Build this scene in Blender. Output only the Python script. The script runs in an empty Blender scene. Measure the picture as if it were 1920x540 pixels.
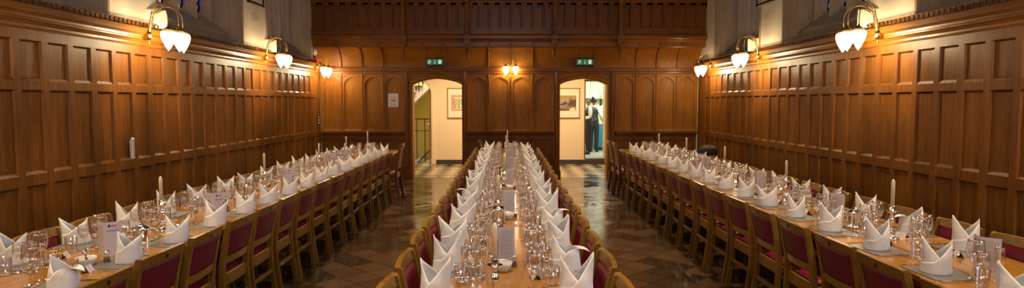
import bpy, bmesh, math, random
from math import pi, sin, cos, radians as R
from mathutils import Vector, Matrix
rnd = random.Random(7)
SC = bpy.context.scene
COL = SC.collection

# ------------------------------------------------------------------ materials
def new_mat(name):
    m = bpy.data.materials.new(name); m.use_nodes = True
    nt = m.node_tree
    for n in list(nt.nodes): nt.nodes.remove(n)
    out = nt.nodes.new('ShaderNodeOutputMaterial')
    return m, nt, out
def N(nt, t, **kw):
    n = nt.nodes.new('ShaderNode' + t)
    for k, v in kw.items(): setattr(n, k, v)
    return n
def simple(name, col, rough=.5, metal=0., spec=.5, bump=0., bscale=40., noise=0., nscale=6., coat=0., emit=None, estr=0., sss=0., sheen=0.):
    m, nt, out = new_mat(name)
    p = N(nt, 'BsdfPrincipled'); nt.links.new(p.outputs[0], out.inputs[0])
    p.inputs['Base Color'].default_value = (*col, 1); p.inputs['Roughness'].default_value = rough
    p.inputs['Metallic'].default_value = metal; p.inputs['Specular IOR Level'].default_value = spec
    p.inputs['Coat Weight'].default_value = coat
    if sheen: p.inputs['Sheen Weight'].default_value = sheen
    if emit: p.inputs['Emission Color'].default_value = (*emit, 1); p.inputs['Emission Strength'].default_value = estr
    tc = N(nt, 'TexCoord')
    if noise:
        nz = N(nt, 'TexNoise'); nz.inputs['Scale'].default_value = nscale; nz.inputs['Detail'].default_value = 5
        nt.links.new(tc.outputs['Object'], nz.inputs['Vector'])
        mr = N(nt, 'MapRange'); mr.inputs[3].default_value = 1 - noise; mr.inputs[4].default_value = 1 + noise * .6
        nt.links.new(nz.outputs[0], mr.inputs[0])
        mx = N(nt, 'Mix', data_type='RGBA', blend_type='MULTIPLY'); mx.inputs[0].default_value = 1
        mx.inputs[6].default_value = (*col, 1); nt.links.new(mr.outputs[0], mx.inputs[7])
        nt.links.new(mx.outputs[2], p.inputs['Base Color'])
    if bump:
        nb = N(nt, 'TexNoise'); nb.inputs['Scale'].default_value = bscale; nb.inputs['Detail'].default_value = 4
        nt.links.new(tc.outputs['Object'], nb.inputs['Vector'])
        b = N(nt, 'Bump'); b.inputs['Strength'].default_value = bump; b.inputs['Distance'].default_value = .01
        nt.links.new(nb.outputs[0], b.inputs['Height']); nt.links.new(b.outputs[0], p.inputs['Normal'])
    return m
def wood(name, c1, c2, rough=.35, axis='Z', scale=1., bump=.15, coat=.0, big=1.2, cell=None, spec=.20):
    """oak: long streaks along an axis, broad tonal drift and fine pores"""
    m, nt, out = new_mat(name)
    p = N(nt, 'BsdfPrincipled'); nt.links.new(p.outputs[0], out.inputs[0])
    tc = N(nt, 'TexCoord'); mp = N(nt, 'Mapping'); nt.links.new(tc.outputs['Object'], mp.inputs[0])
    s = [14 * scale] * 3; s['XYZ'.index(axis)] = 1.1 * scale; mp.inputs['Scale'].default_value = s
    n1 = N(nt, 'TexNoise'); n1.inputs['Scale'].default_value = 2.2; n1.inputs['Detail'].default_value = 7; n1.inputs['Distortion'].default_value = 1.2
    nt.links.new(mp.outputs[0], n1.inputs['Vector'])
    n2 = N(nt, 'TexNoise'); n2.inputs['Scale'].default_value = big; n2.inputs['Detail'].default_value = 2
    nt.links.new(tc.outputs['Object'], n2.inputs['Vector'])
    n3 = N(nt, 'TexNoise'); n3.inputs['Scale'].default_value = 11; n3.inputs['Detail'].default_value = 3
    nt.links.new(mp.outputs[0], n3.inputs['Vector'])
    r = N(nt, 'ValToRGB'); r.color_ramp.elements[0].position = .30; r.color_ramp.elements[1].position = .72
    r.color_ramp.elements[0].color = (*c1, 1); r.color_ramp.elements[1].color = (*c2, 1)
    a = N(nt, 'Math', operation='MULTIPLY_ADD'); a.inputs[1].default_value = .55
    nt.links.new(n1.outputs[0], a.inputs[0])
    b = N(nt, 'Math', operation='MULTIPLY'); b.inputs[1].default_value = .45; nt.links.new(n2.outputs[0], b.inputs[0])
    nt.links.new(b.outputs[0], a.inputs[2]); nt.links.new(a.outputs[0], r.inputs[0])
    last = r.outputs[0]
    if cell:   # panel to panel variation: random tone per board/panel cell
        mp2 = N(nt, 'Mapping'); mp2.inputs['Location'].default_value = cell[0]; mp2.inputs['Scale'].default_value = cell[1]
        nt.links.new(tc.outputs['Object'], mp2.inputs[0])
        fl = N(nt, 'VectorMath', operation='FLOOR'); nt.links.new(mp2.outputs[0], fl.inputs[0])
        wn = N(nt, 'TexWhiteNoise'); nt.links.new(fl.outputs[0], wn.inputs[0])
        mr = N(nt, 'MapRange'); mr.inputs[3].default_value = .72; mr.inputs[4].default_value = 1.2
        nt.links.new(wn.outputs[0], mr.inputs[0])
        mx = N(nt, 'Mix', data_type='RGBA', blend_type='MULTIPLY'); mx.inputs[0].default_value = 1
        nt.links.new(last, mx.inputs[6]); nt.links.new(mr.outputs[0], mx.inputs[7]); last = mx.outputs[2]
    nt.links.new(last, p.inputs['Base Color'])
    rr = N(nt, 'MapRange'); rr.inputs[3].default_value = rough - .08; rr.inputs[4].default_value = rough + .14
    nt.links.new(n2.outputs[0], rr.inputs[0]); nt.links.new(rr.outputs[0], p.inputs['Roughness'])
    p.inputs['Coat Weight'].default_value = coat; p.inputs['Coat Roughness'].default_value = .18; p.inputs['Specular IOR Level'].default_value = spec
    bp = N(nt, 'Bump'); bp.inputs['Strength'].default_value = bump; bp.inputs['Distance'].default_value = .004
    nt.links.new(n3.outputs[0], bp.inputs['Height']); nt.links.new(bp.outputs[0], p.inputs['Normal'])
    return m
M = {}
LP = dict(spot=640, day=60, front=95, corr=66, stair=95, kit=110, world=1.5, exp=0.28)
M['oak'] = wood('oak_panelling', (.125, .037, .0025), (.34, .124, .019), .38, 'Z', 1, .25, .0, cell=((0, .35, 0), (0., 1 / .3193, 0.)))
M['oak_back'] = wood('oak_screen', (.17, .054, .004), (.42, .158, .017), .38, 'Z', 1, .25, .0)
M['oak_gallery'] = wood('oak_gallery', (.095, .027, .003), (.235, .080, .009), .36, 'Z', 1, .2, .1)
M['oak_h'] = wood('oak_mouldings', (.14, .044, .004), (.34, .13, .013), .3, 'Y', 1, .2, .2)
M['oak_hx'] = wood('oak_rails', (.12, .036, .004), (.29, .10, .012), .32, 'X', 1, .2, .15)
M['chair'] = wood('chair_oak', (.14, .060, .008), (.32, .155, .024), .33, 'Z', 1.4, .1, .15, 3)
M['chair_x'] = wood('chair_oak_rails', (.15, .066, .009), (.35, .172, .027), .27, 'X', 1.4, .1, .2, 3)
M['dark_wood'] = wood('dark_chair_wood', (.10, .03, .010), (.22, .075, .022), .3, 'Z', 1.4, .1, .2, 3)
M['table'] = wood('table_oak', (.28, .115, .015), (.50, .235, .045), .15, 'Y', 1, .05, .35, 1.5)
M['table_leg'] = wood('table_leg_oak', (.18, .07, .018), (.34, .15, .04), .4, 'Z', 1, .1, .1, 2)
M['burgundy'] = simple('burgundy_leather', (.150, .008, .022), .42, spec=.3, bump=.10, bscale=90, noise=.2, nscale=9)
M['tan'] = simple('tan_fabric', (.34, .21, .12), .6, noise=.15, bump=.2, bscale=150)
M['napkin'] = simple('white_linen', (.88, .845, .79), .85, spec=.2, bump=.10, bscale=55, noise=.05, nscale=20, sheen=.1)
M['wax'] = simple('cream_wax', (.80, .68, .44), .45, spec=.4)
M['wick'] = simple('wick', (.05, .045, .04), .9)
M['silver'] = simple('silver', (.86, .82, .76), .13, metal=1, bump=.03, bscale=25)
M['brass'] = simple('brass', (.50, .36, .15), .28, metal=1)
M['mat'] = simple('grey_place_mat', (.17, .16, .15), .38, noise=.2, nscale=30, coat=.15)
M['card'] = simple('white_card', (.70, .62, .62), .6, spec=.3)
M['ink'] = simple('ink', (.05, .035, .07), .7)
M['pink'] = simple('pink_ink', (.55, .20, .24), .7)
M['grey_ink'] = simple('grey_ink', (.38, .34, .34), .7)
M['ceramic'] = simple('white_ceramic', (.72, .68, .60), .2, coat=.3)
M['salt'] = simple('salt_grain', (.8, .78, .74), .7)
M['pepper'] = simple('pepper_grain', (.10, .07, .05), .8)
M['plaster'] = simple('cream_plaster', (.76, .66, .50), .85, spec=.2, bump=.15, bscale=14, noise=.10, nscale=2.5)
M['stone'] = simple('limestone', (.40, .28, .175), .85, spec=.2, bump=.4, bscale=22, noise=.3, nscale=3.5)
M['stone_sill'] = simple('limestone_sill', (.36, .28, .195), .8, spec=.2, bump=.3, bscale=14, noise=.35, nscale=2.5)
M['iron'] = simple('black_iron', (.022, .017, .014), .45, metal=.5)
M['lead'] = simple('lead', (.06, .06, .065), .6)
M['red'] = simple('red_enamel', (.62, .035, .025), .35, coat=.3)
M['white_plastic'] = simple('white_plastic', (.78, .74, .68), .4)
M['cream_box'] = simple('cream_painted_metal', (.72, .62, .44), .45, noise=.05)
M['black_plastic'] = simple('black_plastic', (.02, .018, .018), .35)
M['black_cloth'] = simple('black_nylon', (.018, .017, .02), .7, bump=.3, bscale=60)
M['corridor'] = simple('corridor_paint', (.80, .60, .38), .75, bump=.05, bscale=12, noise=.04)
M['green_paint'] = simple('yellow_green_paint', (.60, .49, .13), .7, noise=.06)
M['pale_green'] = simple('pale_green_units', (.74, .78, .62), .5)
M['blue_unit'] = simple('blue_cupboards', (.02, .16, .27), .4)
M['base_dark'] = simple('dark_skirting', (.05, .035, .026), .5)
M['kfloor'] = simple('kitchen_vinyl', (.28, .30, .25), .4, noise=.1)
M['yellow_oak'] = wood('yellow_oak_door', (.52, .29, .065), (.74, .47, .14), .35, 'Z', 1, .05, .2)
M['ceiling'] = simple('dark_timber_ceiling', (.09, .05, .03), .6)
M['skin'] = simple('skin', (.33, .165, .095), .5, sss=0)
M['hair'] = simple('dark_hair', (.010, .007, .006), .6, spec=.2)
M['vest'] = simple('black_waistcoat', (.018, .018, .024), .65, bump=.2, bscale=80)
M['shirt'] = simple('white_shirt', (.78, .76, .72), .8)
M['trouser'] = simple('black_trousers', (.014, .013, .016), .75)
M['bottle'] = simple('dark_bottle', (.008, .015, .010), .1, coat=.5)
M['frame_wood'] = simple('light_oak_frame', (.36, .20, .075), .4, noise=.15, nscale=20)
M['frame_dark'] = simple('dark_frame', (.03, .02, .016), .35)
M['mount'] = simple('cream_mount', (.80, .68, .48), .8)
M['sign_green'] = simple('exit_green', (.004, .10, .055), .35, emit=(.004, .12, .06), estr=.6)
M['sign_white'] = simple('exit_white', (.7, .75, .62), .5, emit=(.7, .8, .6), estr=.5)
for nm, c in dict(art_red=(.55, .08, .07), art_green=(.28, .38, .08), art_dark=(.10, .09, .05), art_cream=(.72, .64, .40), art_pink=(.66, .28, .22),
                  art_blue=(.035, .06, .22), art_teal=(.03, .15, .12), art_brown=(.11, .05, .03), art_orange=(.38, .12, .03), art_ochre=(.35, .23, .08)).items():
    M[nm] = simple(nm, c, .7)

def glass_mat(name, tint=(1, 1, 1), ior=1.45, rough=.015, gain=1.0):
    m, nt, out = new_mat(name)
    t = N(nt, 'BsdfTransparent'); t.inputs[0].default_value = (*tint, 1)
    g = N(nt, 'BsdfGlossy'); g.inputs['Roughness'].default_value = rough; g.inputs[0].default_value = (1, .98, .95, 1)
    lw = N(nt, 'LayerWeight'); lw.inputs[0].default_value = .5
    f = N(nt, 'Math', operation='POWER'); f.inputs[1].default_value = 3.; nt.links.new(lw.outputs['Facing'], f.inputs[0])
    mu = N(nt, 'Math', operation='MULTIPLY_ADD'); mu.inputs[1].default_value = .85; mu.inputs[2].default_value = .06 * gain; mu.use_clamp = True
    x = N(nt, 'MixShader'); nt.links.new(f.outputs[0], mu.inputs[0]); nt.links.new(mu.outputs[0], x.inputs[0])
    nt.links.new(t.outputs[0], x.inputs[1]); nt.links.new(g.outputs[0], x.inputs[2]); nt.links.new(x.outputs[0], out.inputs[0])
    return m
M['glass'] = glass_mat('drinking_glass', (.975, .97, .965), 1.5, .02, 2.2)
M['pane'] = None
def shade_mat():
    m, nt, out = new_mat('lit_opal_glass')
    e = N(nt, 'Emission'); tc = N(nt, 'TexCoord'); sp = N(nt, 'SeparateXYZ')
    nt.links.new(tc.outputs['Object'], sp.inputs[0])
    r = N(nt, 'ValToRGB'); r.color_ramp.elements[0].position = .0; r.color_ramp.elements[0].color = (1, .79, .47, 1)
    r.color_ramp.elements[1].position = 1; r.color_ramp.elements[1].color = (.55, .26, .06, 1)
    mr = N(nt, 'MapRange'); mr.inputs[1].default_value = .045; mr.inputs[2].default_value = .095
    nt.links.new(sp.outputs[2], mr.inputs[0]); nt.links.new(mr.outputs[0], r.inputs[0])
    nt.links.new(r.outputs[0], e.inputs[0])
    ms = N(nt, 'MapRange'); ms.inputs[1].default_value = .045; ms.inputs[2].default_value = .085; ms.inputs[3].default_value = SHADE_E; ms.inputs[4].default_value = 1.2
    nt.links.new(sp.outputs[2], ms.inputs[0]); nt.links.new(ms.outputs[0], e.inputs[1])
    nt.links.new(e.outputs[0], out.inputs[0]); return m
SHADE_E = 66.
M['shade'] = shade_mat()
def lead_glass(name, border):
    """leaded lights: diamond quarries, stained border strips, real transparency to the dusk sky"""
    m, nt, out = new_mat(name)
    tc = N(nt, 'TexCoord'); sp = N(nt, 'SeparateXYZ'); nt.links.new(tc.outputs['Object'], sp.inputs[0])
    def math(op, a, b=None, c=None):
        n = N(nt, 'Math', operation=op)
        for i, v in enumerate((a, b, c)):
            if v is None: continue
            if isinstance(v, (int, float)): n.inputs[i].default_value = v
            else: nt.links.new(v, n.inputs[i])
        return n.outputs[0]
    y, z = sp.outputs[1], sp.outputs[2]
    def lines(v, w):  # 1 on the lead line
        f = math('FRACT', v); a = math('ABSOLUTE', math('SUBTRACT', f, .5)); return math('GREATER_THAN', a, .5 - w)
    d1 = lines(math('ADD', math('MULTIPLY', y, 13.), math('MULTIPLY', z, 9.)), .09)
    d2 = lines(math('SUBTRACT', math('MULTIPLY', y, 13.), math('MULTIPLY', z, 9.)), .09)
    edge = math('GREATER_THAN', math('ABSOLUTE', y), .14)
    hb = lines(math('MULTIPLY', z, 14.), .08)
    bl = math('LESS_THAN', math('ABSOLUTE', math('SUBTRACT', math('ABSOLUTE', y), .14)), .008)
    diam = math('MAXIMUM', d1, d2)
    mixl = N(nt, 'Mix', data_type='FLOAT'); nt.links.new(edge, mixl.inputs[0]); nt.links.new(diam, mixl.inputs[2]); nt.links.new(hb, mixl.inputs[3])
    lead = math('MAXIMUM', mixl.outputs[0], bl)
    wn = N(nt, 'TexWhiteNoise', noise_dimensions='1D'); nt.links.new(math('FLOOR', math('MULTIPLY', z, 14.)), wn.inputs['W'])
    rp = N(nt, 'ValToRGB'); rp.color_ramp.interpolation = 'CONSTANT'
    rp.color_ramp.elements[0].color = (.03, .10, .75, 1); rp.color_ramp.elements[1].position = .45; rp.color_ramp.elements[1].color = (.85, .55, .16, 1)
    e3 = rp.color_ramp.elements.new(.7); e3.color = (.04, .25, .8, 1)
    nt.links.new(wn.outputs[0], rp.inputs[0])
    cm = N(nt, 'Mix', data_type='RGBA')
    nt.links.new(edge, cm.inputs[0]); cm.inputs[6].default_value = (.85, .9, .95, 1)
    if border: nt.links.new(rp.outputs[0], cm.inputs[7])
    else: cm.inputs[7].default_value = (.8, .85, .95, 1)
    t = N(nt, 'BsdfTransparent'); nt.links.new(cm.outputs[2], t.inputs[0])
    g = N(nt, 'BsdfGlossy'); g.inputs['Roughness'].default_value = .1
    x = N(nt, 'MixShader'); x.inputs[0].default_value = .06; nt.links.new(t.outputs[0], x.inputs[1]); nt.links.new(g.outputs[0], x.inputs[2])
    d = N(nt, 'BsdfDiffuse'); d.inputs[0].default_value = (.03, .03, .033, 1)
    y2 = N(nt, 'MixShader'); nt.links.new(lead, y2.inputs[0]); nt.links.new(x.outputs[0], y2.inputs[1]); nt.links.new(d.outputs[0], y2.inputs[2])
    nt.links.new(y2.outputs[0], out.inputs[0]); return m
M['stained'] = lead_glass('leaded_glass_blue_border', True)
M['leaded'] = lead_glass('leaded_glass', False)
def tiles(name, dark, light, mid, rough=.16, size=.272, off=(.0, .0), contrast=1.):
    m, nt, out = new_mat(name)
    p = N(nt, 'BsdfPrincipled'); nt.links.new(p.outputs[0], out.inputs[0])
    tc = N(nt, 'TexCoord'); mp = N(nt, 'Mapping'); nt.links.new(tc.outputs['Object'], mp.inputs[0])
    mp.inputs['Rotation'].default_value = (0, 0, R(45)); mp.inputs['Location'].default_value = (off[0], off[1], 0)
    mp.inputs['Scale'].default_value = (1 / size,) * 3
    # warp edges a touch
    fl = N(nt, 'VectorMath', operation='FLOOR'); nt.links.new(mp.outputs[0], fl.inputs[0])
    wn = N(nt, 'TexWhiteNoise'); wn.noise_dimensions = '2D'; nt.links.new(fl.outputs[0], wn.inputs[0])
    ck = N(nt, 'TexChecker'); ck.inputs['Scale'].default_value = 1.; nt.links.new(mp.outputs[0], ck.inputs[0])
    ck.inputs[1].default_value = (1, 1, 1, 1); ck.inputs[2].default_value = (0, 0, 0, 1)
    ad = N(nt, 'Math', operation='MULTIPLY_ADD'); ad.inputs[1].default_value = contrast; nt.links.new(ck.outputs[1], ad.inputs[0])
    sc = N(nt, 'Math', operation='MULTIPLY'); sc.inputs[1].default_value = 1.15 - contrast; nt.links.new(wn.outputs[0], sc.inputs[0]); nt.links.new(sc.outputs[0], ad.inputs[2])
    rp = N(nt, 'ValToRGB'); rp.color_ramp.elements[0].color = (*dark, 1); rp.color_ramp.elements[1].color = (*light, 1)
    e = rp.color_ramp.elements.new(.5); e.color = (*mid, 1); nt.links.new(ad.outputs[0], rp.inputs[0])
    nz = N(nt, 'TexNoise'); nz.inputs['Scale'].default_value = 5; nz.inputs['Detail'].default_value = 5; nt.links.new(tc.outputs['Object'], nz.inputs['Vector'])
    mr = N(nt, 'MapRange'); mr.inputs[3].default_value = .65; mr.inputs[4].default_value = 1.3; nt.links.new(nz.outputs[0], mr.inputs[0])
    mx = N(nt, 'Mix', data_type='RGBA', blend_type='MULTIPLY'); mx.inputs[0].default_value = 1
    nt.links.new(rp.outputs[0], mx.inputs[6]); nt.links.new(mr.outputs[0], mx.inputs[7])
    fr = N(nt, 'VectorMath', operation='FRACTION'); nt.links.new(mp.outputs[0], fr.inputs[0])
    sp = N(nt, 'SeparateXYZ'); nt.links.new(fr.outputs[0], sp.inputs[0])
    def band(o):
        a = N(nt, 'Math', operation='SUBTRACT'); a.inputs[1].default_value = .5; nt.links.new(o, a.inputs[0])
        b = N(nt, 'Math', operation='ABSOLUTE'); nt.links.new(a.outputs[0], b.inputs[0]); return b.outputs[0]
    mxx = N(nt, 'Math', operation='MAXIMUM'); nt.links.new(band(sp.outputs[0]), mxx.inputs[0]); nt.links.new(band(sp.outputs[1]), mxx.inputs[1])
    gr = N(nt, 'MapRange'); gr.inputs[1].default_value = .478; gr.inputs[2].default_value = .49; nt.links.new(mxx.outputs[0], gr.inputs[0])
    fm = N(nt, 'Mix', data_type='RGBA'); nt.links.new(gr.outputs[0], fm.inputs[0]); nt.links.new(mx.outputs[2], fm.inputs[6]); fm.inputs[7].default_value = (.012, .008, .006, 1); p.inputs['Specular IOR Level'].default_value = 1.
    nt.links.new(fm.outputs[2], p.inputs['Base Color'])
    # each tile tilts slightly: broken reflections
    wv = N(nt, 'VectorMath', operation='SUBTRACT'); wv.inputs[1].default_value = (.5, .5, .5); nt.links.new(wn.outputs[1], wv.inputs[0])
    ws = N(nt, 'VectorMath', operation='MULTIPLY'); ws.inputs[1].default_value = (.010, .010, 0); nt.links.new(wv.outputs[0], ws.inputs[0])
    hb = N(nt, 'Math', operation='MULTIPLY_ADD'); hb.inputs[1].default_value = .35; nt.links.new(nz.outputs[0], hb.inputs[0])
    ng = N(nt, 'Math', operation='MULTIPLY'); ng.inputs[1].default_value = -1; nt.links.new(gr.outputs[0], ng.inputs[0]); nt.links.new(ng.outputs[0], hb.inputs[2])
    bp = N(nt, 'Bump'); bp.inputs['Strength'].default_value = .22; bp.inputs['Distance'].default_value = .006; nt.links.new(hb.outputs[0], bp.inputs['Height'])
    av = N(nt, 'VectorMath', operation='ADD'); nt.links.new(bp.outputs[0], av.inputs[0]); nt.links.new(ws.outputs[0], av.inputs[1])
    nv = N(nt, 'VectorMath', operation='NORMALIZE'); nt.links.new(av.outputs[0], nv.inputs[0]); nt.links.new(nv.outputs[0], p.inputs['Normal'])
    rr = N(nt, 'MapRange'); rr.inputs[3].default_value = rough - .05; rr.inputs[4].default_value = rough + .12
    nt.links.new(wn.outputs[0], rr.inputs[0]); nt.links.new(rr.outputs[0], p.inputs['Roughness'])
    return m
M['floor'] = tiles('hall_floor_tiles', (.030, .017, .009), (.088, .048, .024), (.052, .029, .015), .13, off=(.1, .05), contrast=.12)
M['cfloor'] = tiles('corridor_floor_tiles', (.035, .03, .025), (.50, .38, .22), (.2, .15, .09), .2, size=.3, off=(.1, .05), contrast=1.0)

# ------------------------------------------------------------------ mesh builder
class MB:
    def __init__(s): s.v = []; s.f = []; s.m = []; s.s = []
    def add(s, vs, fs, mi=0, sm=False):
        o = len(s.v); s.v += [tuple(v) for v in vs]
        for f in fs: s.f.append([i + o for i in f]); s.m.append(mi); s.s.append(sm)
    def box(s, x0, y0, z0, x1, y1, z1, mi=0):
        x0, x1 = min(x0, x1), max(x0, x1); y0, y1 = min(y0, y1), max(y0, y1); z0, z1 = min(z0, z1), max(z0, z1)
        s.add([(x0, y0, z0), (x1, y0, z0), (x1, y1, z0), (x0, y1, z0), (x0, y0, z1), (x1, y0, z1), (x1, y1, z1), (x0, y1, z1)],
              [(0, 3, 2, 1), (4, 5, 6, 7), (0, 1, 5, 4), (1, 2, 6, 5), (2, 3, 7, 6), (3, 0, 4, 7)], mi); return s
    def hexa(s, b, t, mi=0):
        """b, t: four corners each, same turn"""
        s.add(list(b) + list(t), [(3, 2, 1, 0), (4, 5, 6, 7), (0, 1, 5, 4), (1, 2, 6, 5), (2, 3, 7, 6), (3, 0, 4, 7)], mi); return s
    def quad(s, a, b, c, d, mi=0): s.add([a, b, c, d], [(0, 1, 2, 3)], mi)
    def sweep(s, pts, prof, mi=0, sm=False, cap=True):
        """pts: list of (origin, u, v); prof: closed list of (a, b)"""
        n = len(prof); vs = []
        for o, u, v in pts:
            o, u, v = Vector(o), Vector(u), Vector(v)
            vs += [o + u * a + v * b for a, b in prof]
        fs = [(i * n + j, i * n + (j + 1) % n, (i + 1) * n + (j + 1) % n, (i + 1) * n + j) for i in range(len(pts) - 1) for j in range(n)]
        if cap: fs += [tuple(range(n))[::-1], tuple((len(pts) - 1) * n + j for j in range(n))]
        s.add(vs, fs, mi, sm); return s
    def lathe(s, prof, n=20, c=(0, 0, 0), mi=0, sm=True, cap=False, sx=1, sy=1):
        vs = []; fs = []
        for r, z in prof: vs += [(c[0] + sx * r * cos(2 * pi * k / n), c[1] + sy * r * sin(2 * pi * k / n), c[2] + z) for k in range(n)]
        for i in range(len(prof) - 1):
            for k in range(n): fs.append((i * n + k, i * n + (k + 1) % n, (i + 1) * n + (k + 1) % n, (i + 1) * n + k))
        if cap: fs += [tuple(range(n))[::-1], tuple((len(prof) - 1) * n + k for k in range(n))]
        s.add(vs, fs, mi, sm); return s
    def tube(s, pts, r, n=8, mi=0, sm=True):
        P = [Vector(p) for p in pts]; rs = r if isinstance(r, (list, tuple)) else [r] * len(P)
        prev = None; rings = []
        for i, p in enumerate(P):
            t = (P[min(i + 1, len(P) - 1)] - P[max(i - 1, 0)]).normalized()
            a = prev if prev is not None else (Vector((0, 0, 1)) if abs(t.z) < .9 else Vector((1, 0, 0)))
            u = (a - t * a.dot(t)).normalized(); prev = u; v = t.cross(u)
            rings += [p + (u * cos(2 * pi * k / n) + v * sin(2 * pi * k / n)) * rs[i] for k in range(n)]
        fs = [(i * n + k, i * n + (k + 1) % n, (i + 1) * n + (k + 1) % n, (i + 1) * n + k) for i in range(len(P) - 1) for k in range(n)]
        fs += [tuple(range(n))[::-1], tuple((len(P) - 1) * n + k for k in range(n))]
        s.add(rings, fs, mi, sm); return s
    def xf(s, m):
        s.v = [tuple(m @ Vector(v)) for v in s.v]; return s
    def build(s, name, mats, parent=None, bevel=0, loc=None, rz=None, fix=True):
        me = bpy.data.meshes.new(name); me.from_pydata(s.v, [], s.f)
        mats = mats if isinstance(mats, (list, tuple)) else [mats]
        for m in mats: me.materials.append(M[m] if isinstance(m, str) else m)
        me.polygons.foreach_set('material_index', s.m); me.polygons.foreach_set('use_smooth', s.s)
        if bevel or fix:
            bm = bmesh.new(); bm.from_mesh(me)
            if bevel:
                bmesh.ops.remove_doubles(bm, verts=bm.verts, dist=1e-5)
                es = [e for e in bm.edges if len(e.link_faces) == 2 and e.calc_face_angle(0) > .6 and not any(f.smooth for f in e.link_faces)]
                bmesh.ops.bevel(bm, geom=es, offset=bevel, segments=1, affect='EDGES', clamp_overlap=True)
            if fix: bmesh.ops.recalc_face_normals(bm, faces=bm.faces)
            bm.to_mesh(me); bm.free()
        me.update()
        o = bpy.data.objects.new(name, me); COL.objects.link(o)
        if parent: o.parent = parent
        if loc: o.location = loc
        if rz is not None: o.rotation_euler.z = rz
        return o
def tag(o, label=None, cat=None, group=None, kind=None):
    if label: o['label'] = label
    if cat: o['category'] = cat
    if group: o['group'] = group
    if kind: o['kind'] = kind
    return o
def empty(name, loc=(0, 0, 0), rz=0, label=None, cat=None, group=None):
    o = bpy.data.objects.new(name, None); COL.objects.link(o); o.location = loc; o.rotation_euler.z = rz
    o.empty_display_size = .05
    return tag(o, label, cat, group)
CH = {}
def copy_tree(o, parent=None):
    c = o.copy()
    for k in ('label', 'category', 'group'):
        if parent is None and k in c: del c[k]
    COL.objects.link(c); c.parent = parent
    if o not in CH: CH[o] = list(o.children)
    for ch in CH[o]: copy_tree(ch, c)
    return c
class Kind:
    """the first call hands out the prototype itself, later ones a copy"""
    def __init__(s, root): s.root = root; s.used = False
    def put(s, loc, rz=0, label=None, cat=None, group=None, scale=None):
        if not s.used: s.used = True; CH[s.root] = list(s.root.children); o = s.root
        else: o = copy_tree(s.root)
        o.location = loc; o.rotation_euler = (0, 0, rz)
        if scale: o.scale = scale
        return tag(o, label, cat, group)
def text_mesh(txt, size, name, mat, parent, loc, rot, ext=.0004, align='CENTER'):
    c = bpy.data.curves.new(name, 'FONT'); c.body = txt; c.size = size; c.extrude = ext; c.align_x = align; c.align_y = 'CENTER'; c.resolution_u = 3
    t = bpy.data.objects.new(name + '_tmp', c); COL.objects.link(t)
    dg = bpy.context.evaluated_depsgraph_get(); dg.update()
    me = bpy.data.meshes.new_from_object(t.evaluated_get(dg)); bpy.data.objects.remove(t)
    bpy.data.curves.remove(c)
    me.materials.clear(); me.materials.append(M[mat]); o = bpy.data.objects.new(name, me); COL.objects.link(o)
    o.parent = parent; o.location = loc; o.rotation_euler = rot; return o
# ------------------------------------------------------------------ room constants
XL, XR, YB, YF, ZC = -4.03, 4.11, 13.46, -3.2, 6.4
def structure(o): o['kind'] = 'structure'; return o
# floor, ceiling, front wall
structure(MB().box(XL - .8, YF - .2, -.1, XR + .8, YB + .01, 0).build('floor', 'floor'))
structure(MB().box(XL - 1, YF - .4, ZC, XR + 1, YB + .6, ZC + .1).build('ceiling', 'ceiling'))
fw = MB(); fw.box(XL - .8, YF - .2, 0, XR + .8, YF, 2.4, 1)
fw.box(XL - .8, YF - .2, 2.4, -2.2, YF, ZC); fw.box(2.2, YF - .2, 2.4, XR + .8, YF, ZC); fw.box(-2.2, YF - .2, 2.4, 2.2, YF - .1, ZC)
fw.box(-.1, YF - .2, 2.4, .1, YF, 5.6, 2); fw.box(-1.2, YF - .2, 2.4, -1.05, YF, 5.6, 2); fw.box(1.05, YF - .2, 2.4, 1.2, YF, 5.6, 2)
structure(fw.build('wall_front', ['plaster', 'oak_back', 'stone']))

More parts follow.
